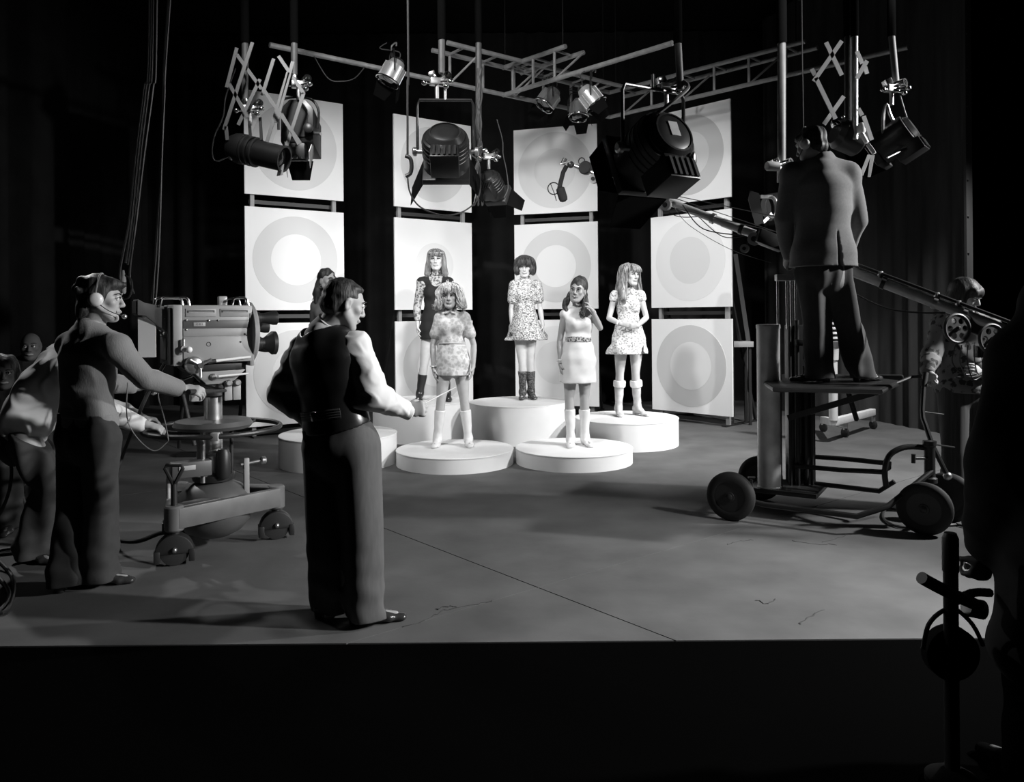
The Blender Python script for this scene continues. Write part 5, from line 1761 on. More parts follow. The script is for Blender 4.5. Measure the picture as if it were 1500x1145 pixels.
for px, py, d, r, ax in ((1105, 350, 6.12, .05, 1), (1091, 364, 6.15, .034, 1), (975, 300, 6.45, .048, 1), (870, 262, 6.75, .040, 1)):
    c = P(px, py, d)
    u = part('pulley', MB().lathe(c + bsd * -.02, bsd, [(r, 0), (r, .006), (r * .86, .012), (r * .86, .022), (r, .028), (r, .034)], 24), M_CAML, bo)
    part('pulley_hub', MB().lathe(c + bsd * -.028, bsd, [(r * .4, 0), (r * .45, .01), (r * .45, .05)], 16), M_BLACK, u)
    part('pulley_bracket', MB().bar(c, P(px + 6, py - 14, d), .012, .03, bsd), M_BLACK, u)
part('pivot_cradle', MB().box(P(1166, 372, 6.02), (.16, .14, .18)), M_DOLLY, bo, bev=.01)
part('pivot_yoke', MB().box(P(1128, 352, 6.08), (.22, .10, .11), Matrix.Rotation(.38, 3, 'Y')), M_DOLLY, bo, bev=.01)
# hand wheels with six holes


def handwheel(px, py, d, r=.095):
    c = P(px, py, d)
    ax = V(.18, -1, .05).normalized()
    u, v, _ = basis(ax)
    wl = part('hand_wheel', MB().ring(c, ax, r, .012, 40, 8), M_CAMD, bo)
    cv = bpy.data.curves.new('wheel_web', 'CURVE')
    cv.dimensions, cv.fill_mode, cv.extrude = '2D', 'BOTH', .007
    for ox, oy, rr in [(0, 0, r)] + [(r * .60 * math.cos(k * math.pi / 3), r * .60 * math.sin(k * math.pi / 3), r * .22) for k in range(6)]:
        sp_ = cv.splines.new('POLY')
        sp_.points.add(23)
        sp_.use_cyclic_u = True
        for i, q in enumerate(sp_.points):
            q.co = (ox + rr * math.cos(2 * math.pi * i / 24), oy + rr * math.sin(2 * math.pi * i / 24), 0, 1)
    t_ = bpy.data.objects.new('wheel_web', cv)
    COL.objects.link(t_)
    wm = bpy.data.meshes.new_from_object(t_.evaluated_get(bpy.context.evaluated_depsgraph_get()))
    bpy.data.objects.remove(t_)
    M4 = Matrix((u, v, ax)).transposed().to_4x4()
    M4.translation = c - Vector(bo.location)
    wm.transform(M4)
    wm.materials.clear()
    link_mesh('wheel_web', wm, M_CAMD, wl)
    part('axle_cap', MB().lathe(c + ax * .0, ax, [(r * .16, 0), (r * .16, .02), (r * .08, .028)], 14), M_BLACK, wl)
    return wl


handwheel(1402, 481, 5.36)
handwheel(1453, 496, 5.30)
part('wheel_bracket', MB().box(P(1428, 478, 5.42), (.26, .05, .10), Matrix.Rotation(.36, 3, 'Y')), M_DOLLY, bo, bev=.008)
part('control_box', MB().box(P(1436, 515, 5.42), (.07, .06, .08)), M_DOLLY, bo, bev=.006)
for k in range(7):
    a = P(1400 + 9 * k, 505, 5.38)
    part('control_cord', MB().tube([a, P(1395 + 11 * k, 530, 5.40), P(1412 + 7 * k, 548 + (k % 3) * 4, 5.42), P(1440 + 2 * k, 545, 5.45)], .004, 6, sub=5), M_GREYCABLE if k % 2 else M_CABLE, bo)
part('end_knob', MB().lathe(BT(-.03), -bd_, [(.04, 0), (.045, .01), (.045, .03), (.02, .04)], 20), M_DULL, bo)
# head of the boom: swivel, arm and microphone in its cradle
hj = part('swivel', MB().ball(P(836, 241, 6.98), .032, 16, 10), M_DOLLY, bo)
part('swivel_knob', MB().cyl(P(828, 232, 6.97), P(824, 240, 6.97), .02), M_DOLLY, hj)
part('swivel_lever', MB().cyl(P(820, 240, 6.95), P(836, 236, 6.97), .008), M_DULL, hj)
part('gear_housing', MB().lathe(P(858, 246, 6.92), bsd, [(.05, -.03), (.06, -.02), (.06, .02), (.05, .03)], 20), M_DOLLY, bo)
part('cord_hoop', MB().ring(P(852, 236, 6.92), bsd, .03, .005, 18, 6), M_BLACK, bo)
arm = part('drop_arm', MB().tube([P(830, 243, 6.98), P(825, 252, 6.98), P(821, 268, 6.98), P(819, 278, 6.98)], [.02], 8), M_MATTE, bo)
mic = part('boom_microphone', MB().lathe(P(820, 274, 6.98), (P(826, 294, 6.98) - P(820, 274, 6.98)), [(.02, 0), (.038, .012), (.040, .03), (.040, .10), (.034, .125), (.015, .135)], 20), M_MATTE, bo)
part('shock_hoop', MB().ring(P(811, 276, 6.98), V(.2, 1, .1), .052, .005, 26, 6), M_MATTE, mic)
part('hoop_stay', MB().tube([P(806, 268, 6.98), P(812, 283, 6.98), P(815, 294, 6.98)], .004, 6), M_MATTE, mic)
for k in range(3):
    part('cord_loop', MB().tube([BT(.9 - .12 * k, -.03), BT(.84 - .12 * k, -.075 - .02 * k), BT(.78 - .12 * k, -.03)], .004, 6, sub=6), M_CABLE, bo)
for (a, b) in ((P(972, 283, 6.4), P(1160, 322, 6.05)), (P(985, 289, 6.4), P(1160, 347, 6.05)), (P(990, 305, 6.4), P(1160, 345, 6.06))):
    part('stay_wire', MB().cyl(a, b, .0035, n=6), M_GREYCABLE, bo)
part('slack_cord', MB().tube([P(1000, 300, 6.35), P(1030, 335, 6.3), P(1090, 345, 6.2)], .005, 6, sub=8), M_CABLE, bo)
part('slack_cord', MB().tube([P(985, 300, 6.4), P(1010, 330, 6.35), P(1070, 365, 6.25), P(1130, 385, 6.1)], .0025, 6, sub=8), M_GREYCABLE, bo)
part('slack_cord', MB().tube([P(1255, 432, 5.9), P(1300, 452, 5.75), P(1350, 458, 5.6), P(1385, 458, 5.5)], .007, 6, sub=8), M_CABLE, bo)

# ------------------------------------------------------------------ wind-up stand behind the dolly
sg = V(P(1221, 640, 9.1).x, 9.1, 0)
wd = thing('wind_up_stand', 'pale wind-up lamp stand on casters behind the boom dolly', 'stand', sg)
M_PALE = mat('stand_pale', .72, .45, .0, var=.08, vscale=12)
part('lower_pole', MB().lathe(sg, UPV, [(.05, .26), (.05, .95), (.062, .96), (.068, 1.12), (.075, 1.14)], 24), M_PALE, wd)
part('pole_collar', MB().lathe(sg, UPV, [(.072, 1.10), (.078, 1.11), (.078, 1.17), (.05, 1.18)], 24), M_DULL, wd)
part('inner_pole', MB().cyl(sg + V(0, 0, 1.15), sg + V(0, 0, 1.80), .026), M_BLACK, wd)
for k in range(10):
    z = 1.20 + k * .055
    part('fin', MB().lathe(sg, UPV, [(.03, z), (.062 - .001 * k, z + .006), (.062 - .001 * k, z + .022), (.03, z + .028)], 20), M_PALE, wd)
for e in (G(1279, 628), G(1238, 640), G(1206, 632)):
    e.z = .13
    lg = part('leg', MB().bar(sg + V(0, 0, .24), e + V(0, 0, .09 if e.x > sg.x + .4 else .02), .07, .085), M_PALE if e.x > sg.x + .2 else M_CAMG, wd, bev=.006)
    part('caster_fork', MB().lathe((e.x, e.y, .09), UPV, [(.03, 0), (.028, .06), (.02, .10)], 14), M_DULL, lg)
    part('caster_wheel', MB().lathe((e.x - .02, e.y - .012, .055), (.9, .4, 0), [(.04, 0), (.055, .006), (.055, .036), (.04, .042)], 20), M_BLACK, lg)

# odds and ends in the dark right of the set
lb = MB().bar(P(1077, 372, 10.9), P(1096, 500, 10.9), .06, .02, (0, 1, 0))
lb.bar(P(1096, 500, 10.9), V(P(1098, 500, 10.9).x, 10.9, 0), .06, .02, (0, 1, 0))
solo('batten', lb, mat('batten_wood', .06, .8), 'dark timber batten standing beside the panel stack nearest the dolly', 'batten')
wc = P(1084, 504, 10.6)
ws = thing('side_table', 'small dark table with a pale top edge behind the panel stack nearest the dolly', 'table', (wc.x, wc.y + .1, 0))
part('table_top', MB().box(wc + V(.02, .1, 0), (.30, .30, .075)), mat('table_pale', .28, .7), ws, bev=.004)
for x in (-.11, .13):
    for y in (.0, .2):
        part('leg', MB().bar((wc.x + x, wc.y + y, wc.z - .03), (wc.x + x, wc.y + y, 0), .035, .035, (0, 1, 0)), M_BLACK, ws)
cable('loop_cable', [G(1400, 768, .012), G(1345, 772, .012), G(1312, 770, .012), G(1294, 758, .012), G(1300, 745, .012), G(1330, 750, .012), G(1390, 765, .012), G(1430, 775, .012)], .009, M_CABLE, 'black cable looped on the floor by the dolly front wheel')

# ------------------------------------------------------------------ lever close to the lens
LD = 2.5
lv0 = P(1393, 900, LD)
lt = thing('crane_lever', 'black steel lever with a cross grip in front of the dark coat', 'lever', (lv0.x, lv0.y, 0))
pl = part('post', MB().lathe((lv0.x, lv0.y, 0), UPV, [(.022, .03), (.022, P(1393, 838, LD).z), (.0245, P(1393, 836, LD).z), (.0245, P(1393, 788, LD).z), (.018, P(1393, 780, LD).z)], 24), M_BLACK, lt)
gp = part('cross_grip', MB().tube([P(1350, 846, LD - .08), P(1362, 853, LD - .07), P(1395, 870, LD - .05), P(1440, 890, LD)], [.019, .025, .025, .022], 14, sub=3), M_BLACK, lt)
part('grip_collar', MB().cyl(P(1415, 888, LD), P(1440, 893, LD), .030), M_DULL, lt)
part('release_bar', MB().tube([P(1400, 880, LD), P(1425, 868, LD + .02), P(1450, 868, LD + .05)], .014, 8, sub=3), M_BLACK, lt)
part('brake_hoop', MB().tube([P(1352, 950, LD), P(1360, 915, LD), P(1380, 895, LD), P(1400, 892, LD), P(1425, 915, LD), P(1440, 945, LD)], .007, 8, sub=4), M_BLACK, lt)
part('drum', MB().lathe(P(1392, 955, LD + .03), (0, -1, 0), [(.04, -.03), (.085, -.02), (.085, .02), (.04, .03)], 32), M_MATTE, lt)
part('base', MB().lathe((lv0.x, lv0.y, 0), UPV, [(.08, 0), (.08, .02), (.03, .05)], 32), M_MATTE, lt)

# ------------------------------------------------------------------ lighting grid
M_TRUSS = mat('truss_paint', .24, .5, .2, var=.2, vscale=10)
M_LAMP = mat('lamp_black', .010, .38, var=.2, vscale=14)
M_LAMPG = mat('lamp_dark_grey', .016, .42)
M_LAMPS = mat('lamp_rim', .05, .25, .6)
M_FLAP = mat('barn_door_black', .004, .9, spec=.04)
M_REFL = mat('flap_bright', .55, .35, .6)
M_REFL2 = mat('chrome_gleam', .85, .3, .1)  # pale colour stands in for the bright reflection on chrome
M_PAR = mat('par_can_alloy', .45, .32, .55)
ZL, ZU = 4.3, 4.646


def truss(label, a, b, side, gap=.5, u0=0.0, u1=1.0):
    """Ladder truss: one lower chord, two upper chords between u0 and u1, rungs and diagonals."""
    a, b = V(a[0], a[1], 0), V(b[0], b[1], 0)
    d = (b - a).normalized()
    sd = V(-d.y, d.x, 0) * side
    t = thing('lighting_truss', label, 'truss', (a + b) / 2 + V(0, 0, ZL), 'lighting trusses')
    L = (b - a).length
    ua, ub = a.lerp(b, u0), a.lerp(b, u1)
    part('chord', MB().cyl(a + V(0, 0, ZL), b + V(0, 0, ZL), .028, n=12), M_TRUSS, t)
    part('chord', MB().cyl(ua + V(0, 0, ZU), ub + V(0, 0, ZU), .028, n=12), M_TRUSS, t)
    part('chord', MB().cyl(ua + sd * .32 + V(0, 0, ZU), ub + sd * .32 + V(0, 0, ZU), .028, n=12), M_TRUSS, t)
    M = L * (u1 - u0)
    n = int(M / gap)
    for k in range(n + 1):
        p = ua + d * (M * (k + .5) / (n + 1))
        part('rung', MB().cyl(p + V(0, 0, ZL), p + V(0, 0, ZU), .018, n=8), M_TRUSS, t)
        part('brace', MB().cyl(p + V(0, 0, ZU), p + sd * .32 + V(0, 0, ZU), .016, n=8), M_TRUSS, t)
        if k % 2 == 0:
            part('brace', MB().cyl(p + V(0, 0, ZL), p + d * min(gap, M * .5 / (n + 1)) + sd * .32 + V(0, 0, ZU), .013, n=8), M_TRUSS, t)
    for u in (.04, .96):
        q = a.lerp(b, u) if u0 == 0 and u1 == 1 else ua.lerp(ub, u)
        part('hanger_rod', MB().cyl(q + V(0, 0, ZU), V(q.x, q.y, 6.46), .008, n=6), M_MATTE, t)
    return t


def TP(px, line_y):
    return G(px, line_y, ZL)


la, lbx = G(395, 65.7, ZL), G(893, 171.5, ZL)
truss('slotted steel truss running back from over the television camera to the corner', la, lbx, -1, .5, .40, 1.0)
ra, rb = G(893, 171.5, ZL), G(1330, 69, ZL)
truss('slotted steel truss running back from over the boom operator to the corner', ra, rb, 1, .5, 0, .72)
ba, bb = G(737, 139.4, ZL), G(985, 63, ZL)
truss('shorter near truss crossing over the big black lamp by the boom', ba, bb, 1, .5, 0, .42)


def pole(label, x, y0, y1, d, r=.03, m=None):
    a, b = P(x[0], y0, d), P(x[1], y1, d)
    t = thing('drop_pole', label, 'pole', b, 'drop poles of the grid')
    part('lower_tube', MB().lathe(b, a - b, [(r * .8, 0), (r, .006), (r, (a - b).length)], 16), m or M_STEEL, t)
    part('added_dark_sleeve', MB().cyl(a - V(0, 0, .02), V(a.x, a.y, 6.4), r * 1.25), mat('unlit_black', .003, 1.0, spec=0), t)  # added sleeve; the darkness overhead is put into its near-black colour
    return t


pole('drop pole holding the tubular spotlight', (359, 359), 60, 148, 7.0)
pole('drop pole holding the flap-fronted lamp with the three screws', (431, 431), 60, 110, 7.2)
pole('short drop pole above the round-backed lamp', (647, 647), 55, 108, 7.0)
pole('cable-wrapped drop pole beside the round-backed lamp', (701, 701), 60, 236, 7.6)
pole('drop pole holding the big lamp with the vented box', (993, 997), 60, 132, 5.5, .025)
pole('long drop pole ending beside the boom operator', (1145, 1145), 60, 240, 6.9, .036)
pole('stout pale drop pole over the boom operator', (1252, 1252), 50, 205, 5.9, .024, M_DULL)
pole('dark drop pole just behind the stout pale one', (1243, 1243), 50, 206, 6.05, .030, M_LAMPG)
pole('drop pole holding the lamp on the wishbone yoke', (1306, 1313), 50, 125, 6.4, .026)


def clamp(px, py, d, label, sc=1.0):
    c = P(px, py, d)
    t = thing('pipe_clamp', label, 'clamp', c, 'bright pipe clamps')
    ax = V(.55, -.8, .15).normalized()
    part('socket', MB().lathe(c + V(.055, 0, .03) * sc - ax * .05 * sc, ax, [(.026 * sc, 0), (.030 * sc, .004), (.030 * sc, .10 * sc), (.020 * sc, .10 * sc), (.020 * sc, .01)], 18, False), M_CHROME, t)
    part('jaw', MB().box(c + V(0, 0, .0), (.10 * sc, .06 * sc, .05 * sc), Matrix.Rotation(.3, 3, 'Z')), M_DULL, t, bev=.006)
    part('jaw', MB().box(c + V(-.03, .0, .045) * sc, (.05 * sc, .07 * sc, .05 * sc), Matrix.Rotation(-.4, 3, 'Y')), M_CHROME, t, bev=.006)
    for k, (x, z) in enumerate(((-.085, -.02), (.07, -.045), (.10, -.01))):
        s_ = part('thumbscrew', MB().cyl(c + V(x * .3, -.02, z * .5) * sc, c + V(x, -.05, z) * sc, .008 * sc), M_CHROME, t)
        part('knob', MB().ball(c + V(x, -.05, z) * sc, (.022 * sc, .018 * sc, .018 * sc), 12, 8), M_CHROME, s_)
    part('spigot', MB().cyl(c + V(0, 0, -.02) * sc, c + V(0, 0, -.12) * sc, .015 * sc), M_DULL, t)
    return t


def flap(t, c, w, h0, wtop, wbot, length, direction, hinge, m, name='barn_door', th=.004):
    """Tapered flap hinged at c, hinge axis unit vector, running along direction."""
    d = Vector(direction).normalized()
    hx = Vector(hinge).normalized()
    nn = hx.cross(d).normalized() * th
    poly = [c - hx * wtop / 2, c + hx * wtop / 2, c + hx * wbot / 2 + d * length, c - hx * wbot / 2 + d * length]
    return part(name, MB().prism(poly, nn), m, t, smooth=0)


def fresnel(label, c, aim, r, L, doors, yoke=None, fins=True, plate=False, boxy=False):
    """Round-backed lamp. aim: beam direction; doors: list of (side angle, open angle, length factor)."""
    f = Vector(aim).normalized()
    rt = f.cross(UPV).normalized()
    up = rt.cross(f)
    R = Matrix((rt, f, up)).transposed()
    t = thing('fresnel_lamp', label, 'lamp', c, 'hanging studio lamps')
    part('housing', MB().lathe(c - f * L * .5, f, [(r * .30, -r * .30), (r * .60, -r * .28), (r * .66, -r * .24), (r * .84, -r * .04), (r * .97, r * .0), (r, r * .10), (r, L * .4), (r, L)], 40), M_LAMP, t)
    part('rear_rim', MB().lathe(c - f * (L * .5), f, [(r * .62, -r * .31), (r * .68, -r * .30), (r * .86, -r * .08), (r * .86, -r * .02)], 40, False), M_LAMPS, t)
    if fins:
        for k in range(4):
            part('cooling_rib', MB().ring(c - f * (L * (.36 - .14 * k)), f, r * 1.0, .006, 40, 6), M_LAMPG, t)
    if plate:
        part('rating_plate', MB().box(c - f * (L * .5 + r * .32) + up * r * .1, (r * .34, .006, r * .5), R), M_CAML, t)
    fb = c + f * (L * .5)
    part('front_frame', MB().box(fb + f * .03, (2.05 * r, .06, 2.05 * r), R), M_LAMPG, t, bev=.008)
    part('lens', MB().lathe(fb + f * .06, f, [(r * .86, 0), (r * .6, .02), (.004, .035)], 32), mat('fresnel_glass', .5, .1, coat=.5), t)
    # vented base box under the housing
    bx = part('lamp_base', MB().box(c - up * r * 1.12 - f * L * .22, (r * 1.2, L * .80, r * .80), R), M_LAMP, t, bev=.008)
    for k in range(5):
        part('vent', MB().box(c - up * r * 1.16 - f * L * .625 + rt * (r * .22 * (k - 2)), (r * .10, .025, r * .62), R), M_LAMPG, bx, smooth=0)
    for ang, op, ln in doors:
        h = rt * math.cos(ang) + up * math.sin(ang)
        tang = f.cross(h)
        d = f * math.cos(op) + h * math.sin(op)
        flap(t, fb + f * .062 + h * r * 1.0, 0, 0, 1.95 * r, 1.25 * r, r * ln, d, tang, M_FLAP)
    if yoke is not None:
        yw = r * 1.22
        top = c + V(0, 0, yoke)
        hs = V(rt.x, rt.y, 0).normalized()
        part('yoke', MB().tube([c + hs * yw - V(0, 0, .0), c + hs * yw + V(0, 0, yoke * .9), c + hs * yw * .92 + V(0, 0, yoke), c - hs * yw * .92 + V(0, 0, yoke), c - hs * yw + V(0, 0, yoke * .9), c - hs * yw], .013, 8), M_LAMP, t)
        for g in (-1, 1):
            part('tilt_knob', MB().lathe(c + hs * g * r * .95, hs * g, [(.02, 0), (.02, r * .3), (.04, r * .32), (.04, r * .45), (.025, r * .5)], 18), M_DULL, t)
        part('hang_pin', MB().cyl(top, top + V(0, 0, .10), .014), M_DULL, t)
    return t, fb + f * .12, f


# big round-backed lamp in the middle
c1 = P(653, 222, 7.0)
FA = fresnel('big round-backed black lamp hanging before the second panel stack', c1, (-.03, .74, -.66), .205, .30, ((0, .42, 1.5), (math.pi, .42, 1.6)), .46)
spot('lamp_beam', FA[1], FA[1] + V(-.02, .97, -.20), LAMP_A, 96, 0.9, 0.10)
clamp(640, 120, 7.0, 'bright clamp above the round-backed lamp', 1.25)
# big lamp with vented box
c2 = P(958, 222, 5.5)
FB = fresnel('biggest black lamp with a rating plate, hanging before the stack nearest the dolly', c2, (-.46, .80, -.40), .225, .34, ((math.pi, .62, .55), (-math.pi / 2, .35, 1.3)), .44, True, True)
spot('lamp_beam', FB[1], FB[1] + V(-.50, .86, .0), LAMP_B, 46, 0.7, 0.10)
part('tilt_knob', MB().lathe(P(1012, 232, 5.35), V(.9, -.4, 0), [(.012, -.06), (.012, 0), (.035, .004), (.042, .012), (.042, .03), (.03, .036)], 18), M_DULL, FB[0])
clamp(976, 128, 5.6, 'bright clamp above the biggest black lamp', 1.1)
# small lamp right of the middle pole
c3 = P(722, 272, 7.5)
FC = fresnel('small black lamp under the cable-wrapped pole', c3, (.35, .75, -.55), .105, .22, ((0, .6, 1.6), (math.pi, .3, 1.9), (-math.pi / 2, .4, 1.2)), None)
clamp(716, 229, 7.5, 'bright clamp above the small black lamp', 1.0)
# lamp on the wishbone yoke far right
c4 = P(1310, 205, 6.3)
FD = fresnel('black lamp on a wishbone yoke over the right-hand drape', c4, (-.66, .55, -.5), .135, .26, ((0, .3, 1.3), (math.pi, .5, 1.2)), None, False)
yk = part('wishbone_yoke', MB().tube([P(1294, 196, 6.25), P(1294, 168, 6.3), P(1299, 153, 6.3), P(1304, 168, 6.3), P(1316, 190, 6.35)], .013, 8, sub=4), M_DULL, FD[0])
part('front_bar', MB().cyl(P(1300, 231, 6.1), P(1338, 212, 6.2), .008), M_DULL, FD[0])
clamp(1306, 130, 6.35, 'bright clamp above the wishbone-yoke lamp', 1.1)


# flap-fronted lamp
def boxlamp():
    c = P(434, 178, 7.15)
    t = thing('fresnel_lamp', 'tall flap-fronted black lamp with three bright screws near the camera end of the grid', 'lamp', c, 'hanging studio lamps')
    f = V(.10, .80, -.60).normalized()
    s_ = 1150 / 7.15

    def Q(px, py, dd=0.0):
        return P(px, py, 7.15 + dd)
    part('housing', MB().prism([Q(411, 208), Q(411, 158), Q(424, 145), Q(447, 145), Q(459, 158), Q(459, 208)], V(0, .30, -.10)), M_LAMP, t, bev=.008)
    part('back_panel', MB().prism([Q(420, 200, -.012), Q(420, 160, -.012), Q(428, 151, -.012), Q(444, 151, -.012), Q(450, 160, -.012), Q(450, 200, -.012)], V(0, .012, 0)), M_LAMPG, t)
    bx = part('lamp_base', MB().box((Q(422, 211) + Q(447, 233)) / 2 + V(0, .05, 0), (25 / s_, .14, 24 / s_)), M_LAMPG, t, bev=.005)
    for k in range(3):
        part('screw', MB().ball(Q(428 + 7 * k, 231, -.03), .010, 10, 7), M_CHROME, bx)
    part('barn_door', MB().prism([Q(420, 236, .05), Q(459, 236, .05), Q(454, 264, .10), Q(428, 264, .10)], V(0, .006, 0)), M_FLAP, t, smooth=0)
    part('barn_door', MB().prism([Q(411, 186, .05), Q(417, 208, .0), Q(421, 260, .02), Q(417, 236, .22)], V(.006, 0, 0)), M_REFL, t, smooth=0)
    part('barn_door', MB().prism([Q(460, 200, .05), Q(452, 222, .0), Q(454, 246, .02), Q(459, 226, .22)], V(.006, 0, 0)), M_REFL, t, smooth=0)
    part('yoke', MB().tube([Q(408, 190, .1), Q(408, 160, .1), Q(412, 148, .1), Q(424, 143, .1), Q(448, 143, .1), Q(461, 150, .1), Q(467, 165, .1), Q(465, 188, .1)], .012, 8, sub=3), M_LAMP, t)
    k = part('tilt_knob', MB().cyl(Q(460, 195, .0), Q(470, 196, -.05), .014), M_DULL, t)
    part('knob', MB().lathe(Q(452, 188, -.04), V(.1, -1, .1), [(.03, 0), (.045, .01), (.045, .03), (.03, .04)], 18), M_LAMPG, t)
    spot('lamp_beam', Q(440, 226, .45), Q(440, 226, .45) + V(-.15, 1, -.36), LAMP_D, 92, 0.6, 0.08)
    return c, f


boxlamp()
clamp(437, 124, 7.15, 'bright clamp above the flap-fronted lamp', 1.2)


# tubular spotlight
def profile():
    d = 6.95
    a, b = P(345, 216, d), P(417, 233, d - .1)
    t = thing('tubular_spotlight', 'tubular black spotlight pointing across the set from the camera end', 'lamp', (a + b) / 2, 'hanging studio lamps')
    ax = (b - a).normalized()
    L = (b - a).length
    part('rear_cap', MB().lathe(a, ax, [(.055, -.06), (.10, -.045), (.125, .0), (.135, .06), (.135, .10)], 32), M_LAMPG, t)
    part('barrel', MB().lathe(a, ax, [(.125, .09), (.125, .16), (.112, .17), (.112, L - .02), (.118, L - .015), (.118, L), (.10, L), (.10, L - .06)], 32, False), M_LAMP, t)
    for k in range(3):
        part('band', MB().lathe(a, ax, [(.128, .10 + .05 * k), (.132, .104 + .05 * k), (.132, .118 + .05 * k), (.128, .122 + .05 * k)], 32), M_LAMPG, t)
    part('lens', MB().lathe(a, ax, [(.10, L - .05), (.06, L - .03), (.004, L - .02)], 24), M_GLASS, t)
    spot('lamp_beam', b + ax * .03, V(2.45, 10.9, 1.55), LAMP_C, 30, 0.35, 0.05)
    part('rear_knob', MB().ball(a - ax * .02 - V(0, .06, .10), .028, 12, 8), M_DULL, t)
    for px in (365, 381):
        part('yoke_strap', MB().bar(P(px, 172, d), P(px + 2, 205, d - .08), .026, .008, (0, 1, 0)), M_LAMPG, t)
    part('front_flap', MB().prism([P(408, 246, d - .1), P(416, 240, d - .1), P(414, 256, d - .1), P(405, 258, d - .1)], V(0, .006, 0)), M_REFL, t, smooth=0)
    part('lead', MB().tube([P(342, 225, d), P(318, 236, d), P(311, 225, d), P(314, 200, d), P(327, 170, d), P(331, 140, d), P(345, 100, d)], .006, 6, sub=6), M_CABLE, t)


profile()
clamp(366, 160, 6.95, 'bright clamp above the tubular spotlight', 1.2)


# ribbed par cans on the trusses
def par(px, py, d, aim, r, label, doors=2, hang=(0, 0)):
    c = P(px, py, d)
    f = Vector(aim).normalized()
    rt = f.cross(UPV).normalized()
    up = rt.cross(f)
    t = thing('par_lamp', label, 'lamp', c, 'ribbed par lamps on the trusses')
    L = r * 1.5
    part('can', MB().lathe(c - f * L * .5, f, [(r * .35, -r * .55), (r * .62, -r * .45), (r * .8, 0), (r, r * .1), (r, L)], 28), M_PAR, t)
    part('rear_cap', MB().lathe(c - f * (L * .5 + r * .75), f, [(r * .3, 0), (r * .5, .01), (r * .55, r * .35)], 24), M_LAMP, t)
    for k in range(10):
        a = 2 * math.pi * k / 10
        e = rt * math.cos(a) + up * math.sin(a)
        part('rib', MB().bar(c - f * L * .45 + e * r, c + f * L * .48 + e * r, r * .07, r * .09, e), M_PAR, t)
    part('lens_ring', MB().ring(c + f * L * .52, f, r * 1.06, r * .10, 28, 8), M_CHROME, t)
    part('lens', MB().lathe(c + f * L * .5, f, [(r * .98, 0), (r * .6, r * .15), (.003, r * .2)], 24), M_GLASS, t)
    for g in range(doors):
        h = (-up if g == 0 else rt if g == 1 else -rt)
        flap(t, c + f * L * .54 + h * r, 0, 0, 1.7 * r, 1.1 * r, r * 1.25, f * .93 + h * .35, f.cross(h), M_FLAP)
    part('yoke', MB().tube([c + rt * r * 1.2, c + rt * r * 1.2 + V(0, 0, r * 1.2), c + rt * r * .9 + V(0, 0, r * 1.9), c - rt * r * .9 + V(0, 0, r * 1.9), c - rt * r * 1.2 + V(0, 0, r * 1.2), c - rt * r * 1.2], r * .06, 6), M_LAMP, t)
    part('hook', MB().tube([c + V(0, 0, r * 1.9), c + V(0, 0, r * 2.4), c + V(r * .4, 0, r * 2.7), c + V(r * .4, 0, r * 2.4)], r * .07, 6, sub=4), M_DULL, t)
    ch = G(hang[0], hang[1], ZL)
    part('hang_strap', MB().bar(c + V(0, 0, r * 1.85), ch + V(0, 0, -.01), .03, .012, (0, 1, 0)), M_LAMP, t)
    part('safety_lead', MB().tube([c - f * L * .8, c - f * L + V(0, 0, r * .6), c + V(-r, 0, r * 2.2), c + V(-r * .4, .0, r * 2.7)], .006, 6, sub=6), M_CABLE, t)
    return t


par(574, 108, 8.85, (-.42, -.15, -.88), .13, 'ribbed par lamp on the truss left of the round-backed lamp', 2, (580, 105))
par(803, 146, 10.25, (-.55, -.2, -.80), .132, 'left par lamp of the three clustered over the third panel stack', 2, (808, 153.5))
par(848, 162, 10.5, (-.1, -.25, -.95), .126, 'middle par lamp of the three clustered over the third panel stack', 2, (850, 162.4))
par(866, 144, 8.95, (.58, -.1, -.78), .122, 'right par lamp of the three clustered over the third panel stack', 3, (866, 99.7))


# half-hidden lamp beside the boom operator and the reflector lamp over him
def sidelamp():
    d = 6.9
    c = P(1122, 302, d)
    t = thing('fresnel_lamp', 'flap-fronted lamp half hidden beside the boom operator', 'lamp', c, 'hanging studio lamps')
    part('housing', MB().lathe(P(1150, 300, d + .1), (-.9, -.1, -.15), [(.10, 0), (.12, .02), (.12, .16), (.10, .18)], 28), M_LAMP, t)
    part('lens_ring', MB().ring(P(1131, 303, d), (-.9, -.15, -.15), .085, .016, 28, 8), M_REFL, t)
    part('barn_door', MB().prism([P(1099, 279, d - .1), P(1112, 283, d - .1), P(1119, 326, d - .1), P(1107, 331, d - .1), P(1096, 292, d - .1)], V(.0, .006, 0)), M_LAMPG, t, smooth=0)
    part('flap_arm', MB().bar(P(1114, 288, d - .06), P(1131, 288, d), .015, .03), M_DULL, t)
    part('flap_arm', MB().bar(P(1118, 325, d - .06), P(1131, 312, d), .015, .03), M_DULL, t)
    cl = clamp(1141, 245, 6.85, 'pale clamp at the foot of the long drop pole by the boom operator', 1.1)
    part('open_sleeve', MB().lathe(P(1123, 243, 6.7), (1, .25, 0), [(.034, 0), (.040, .01), (.040, .11), (.028, .12)], 20), M_CAML, cl)


sidelamp()


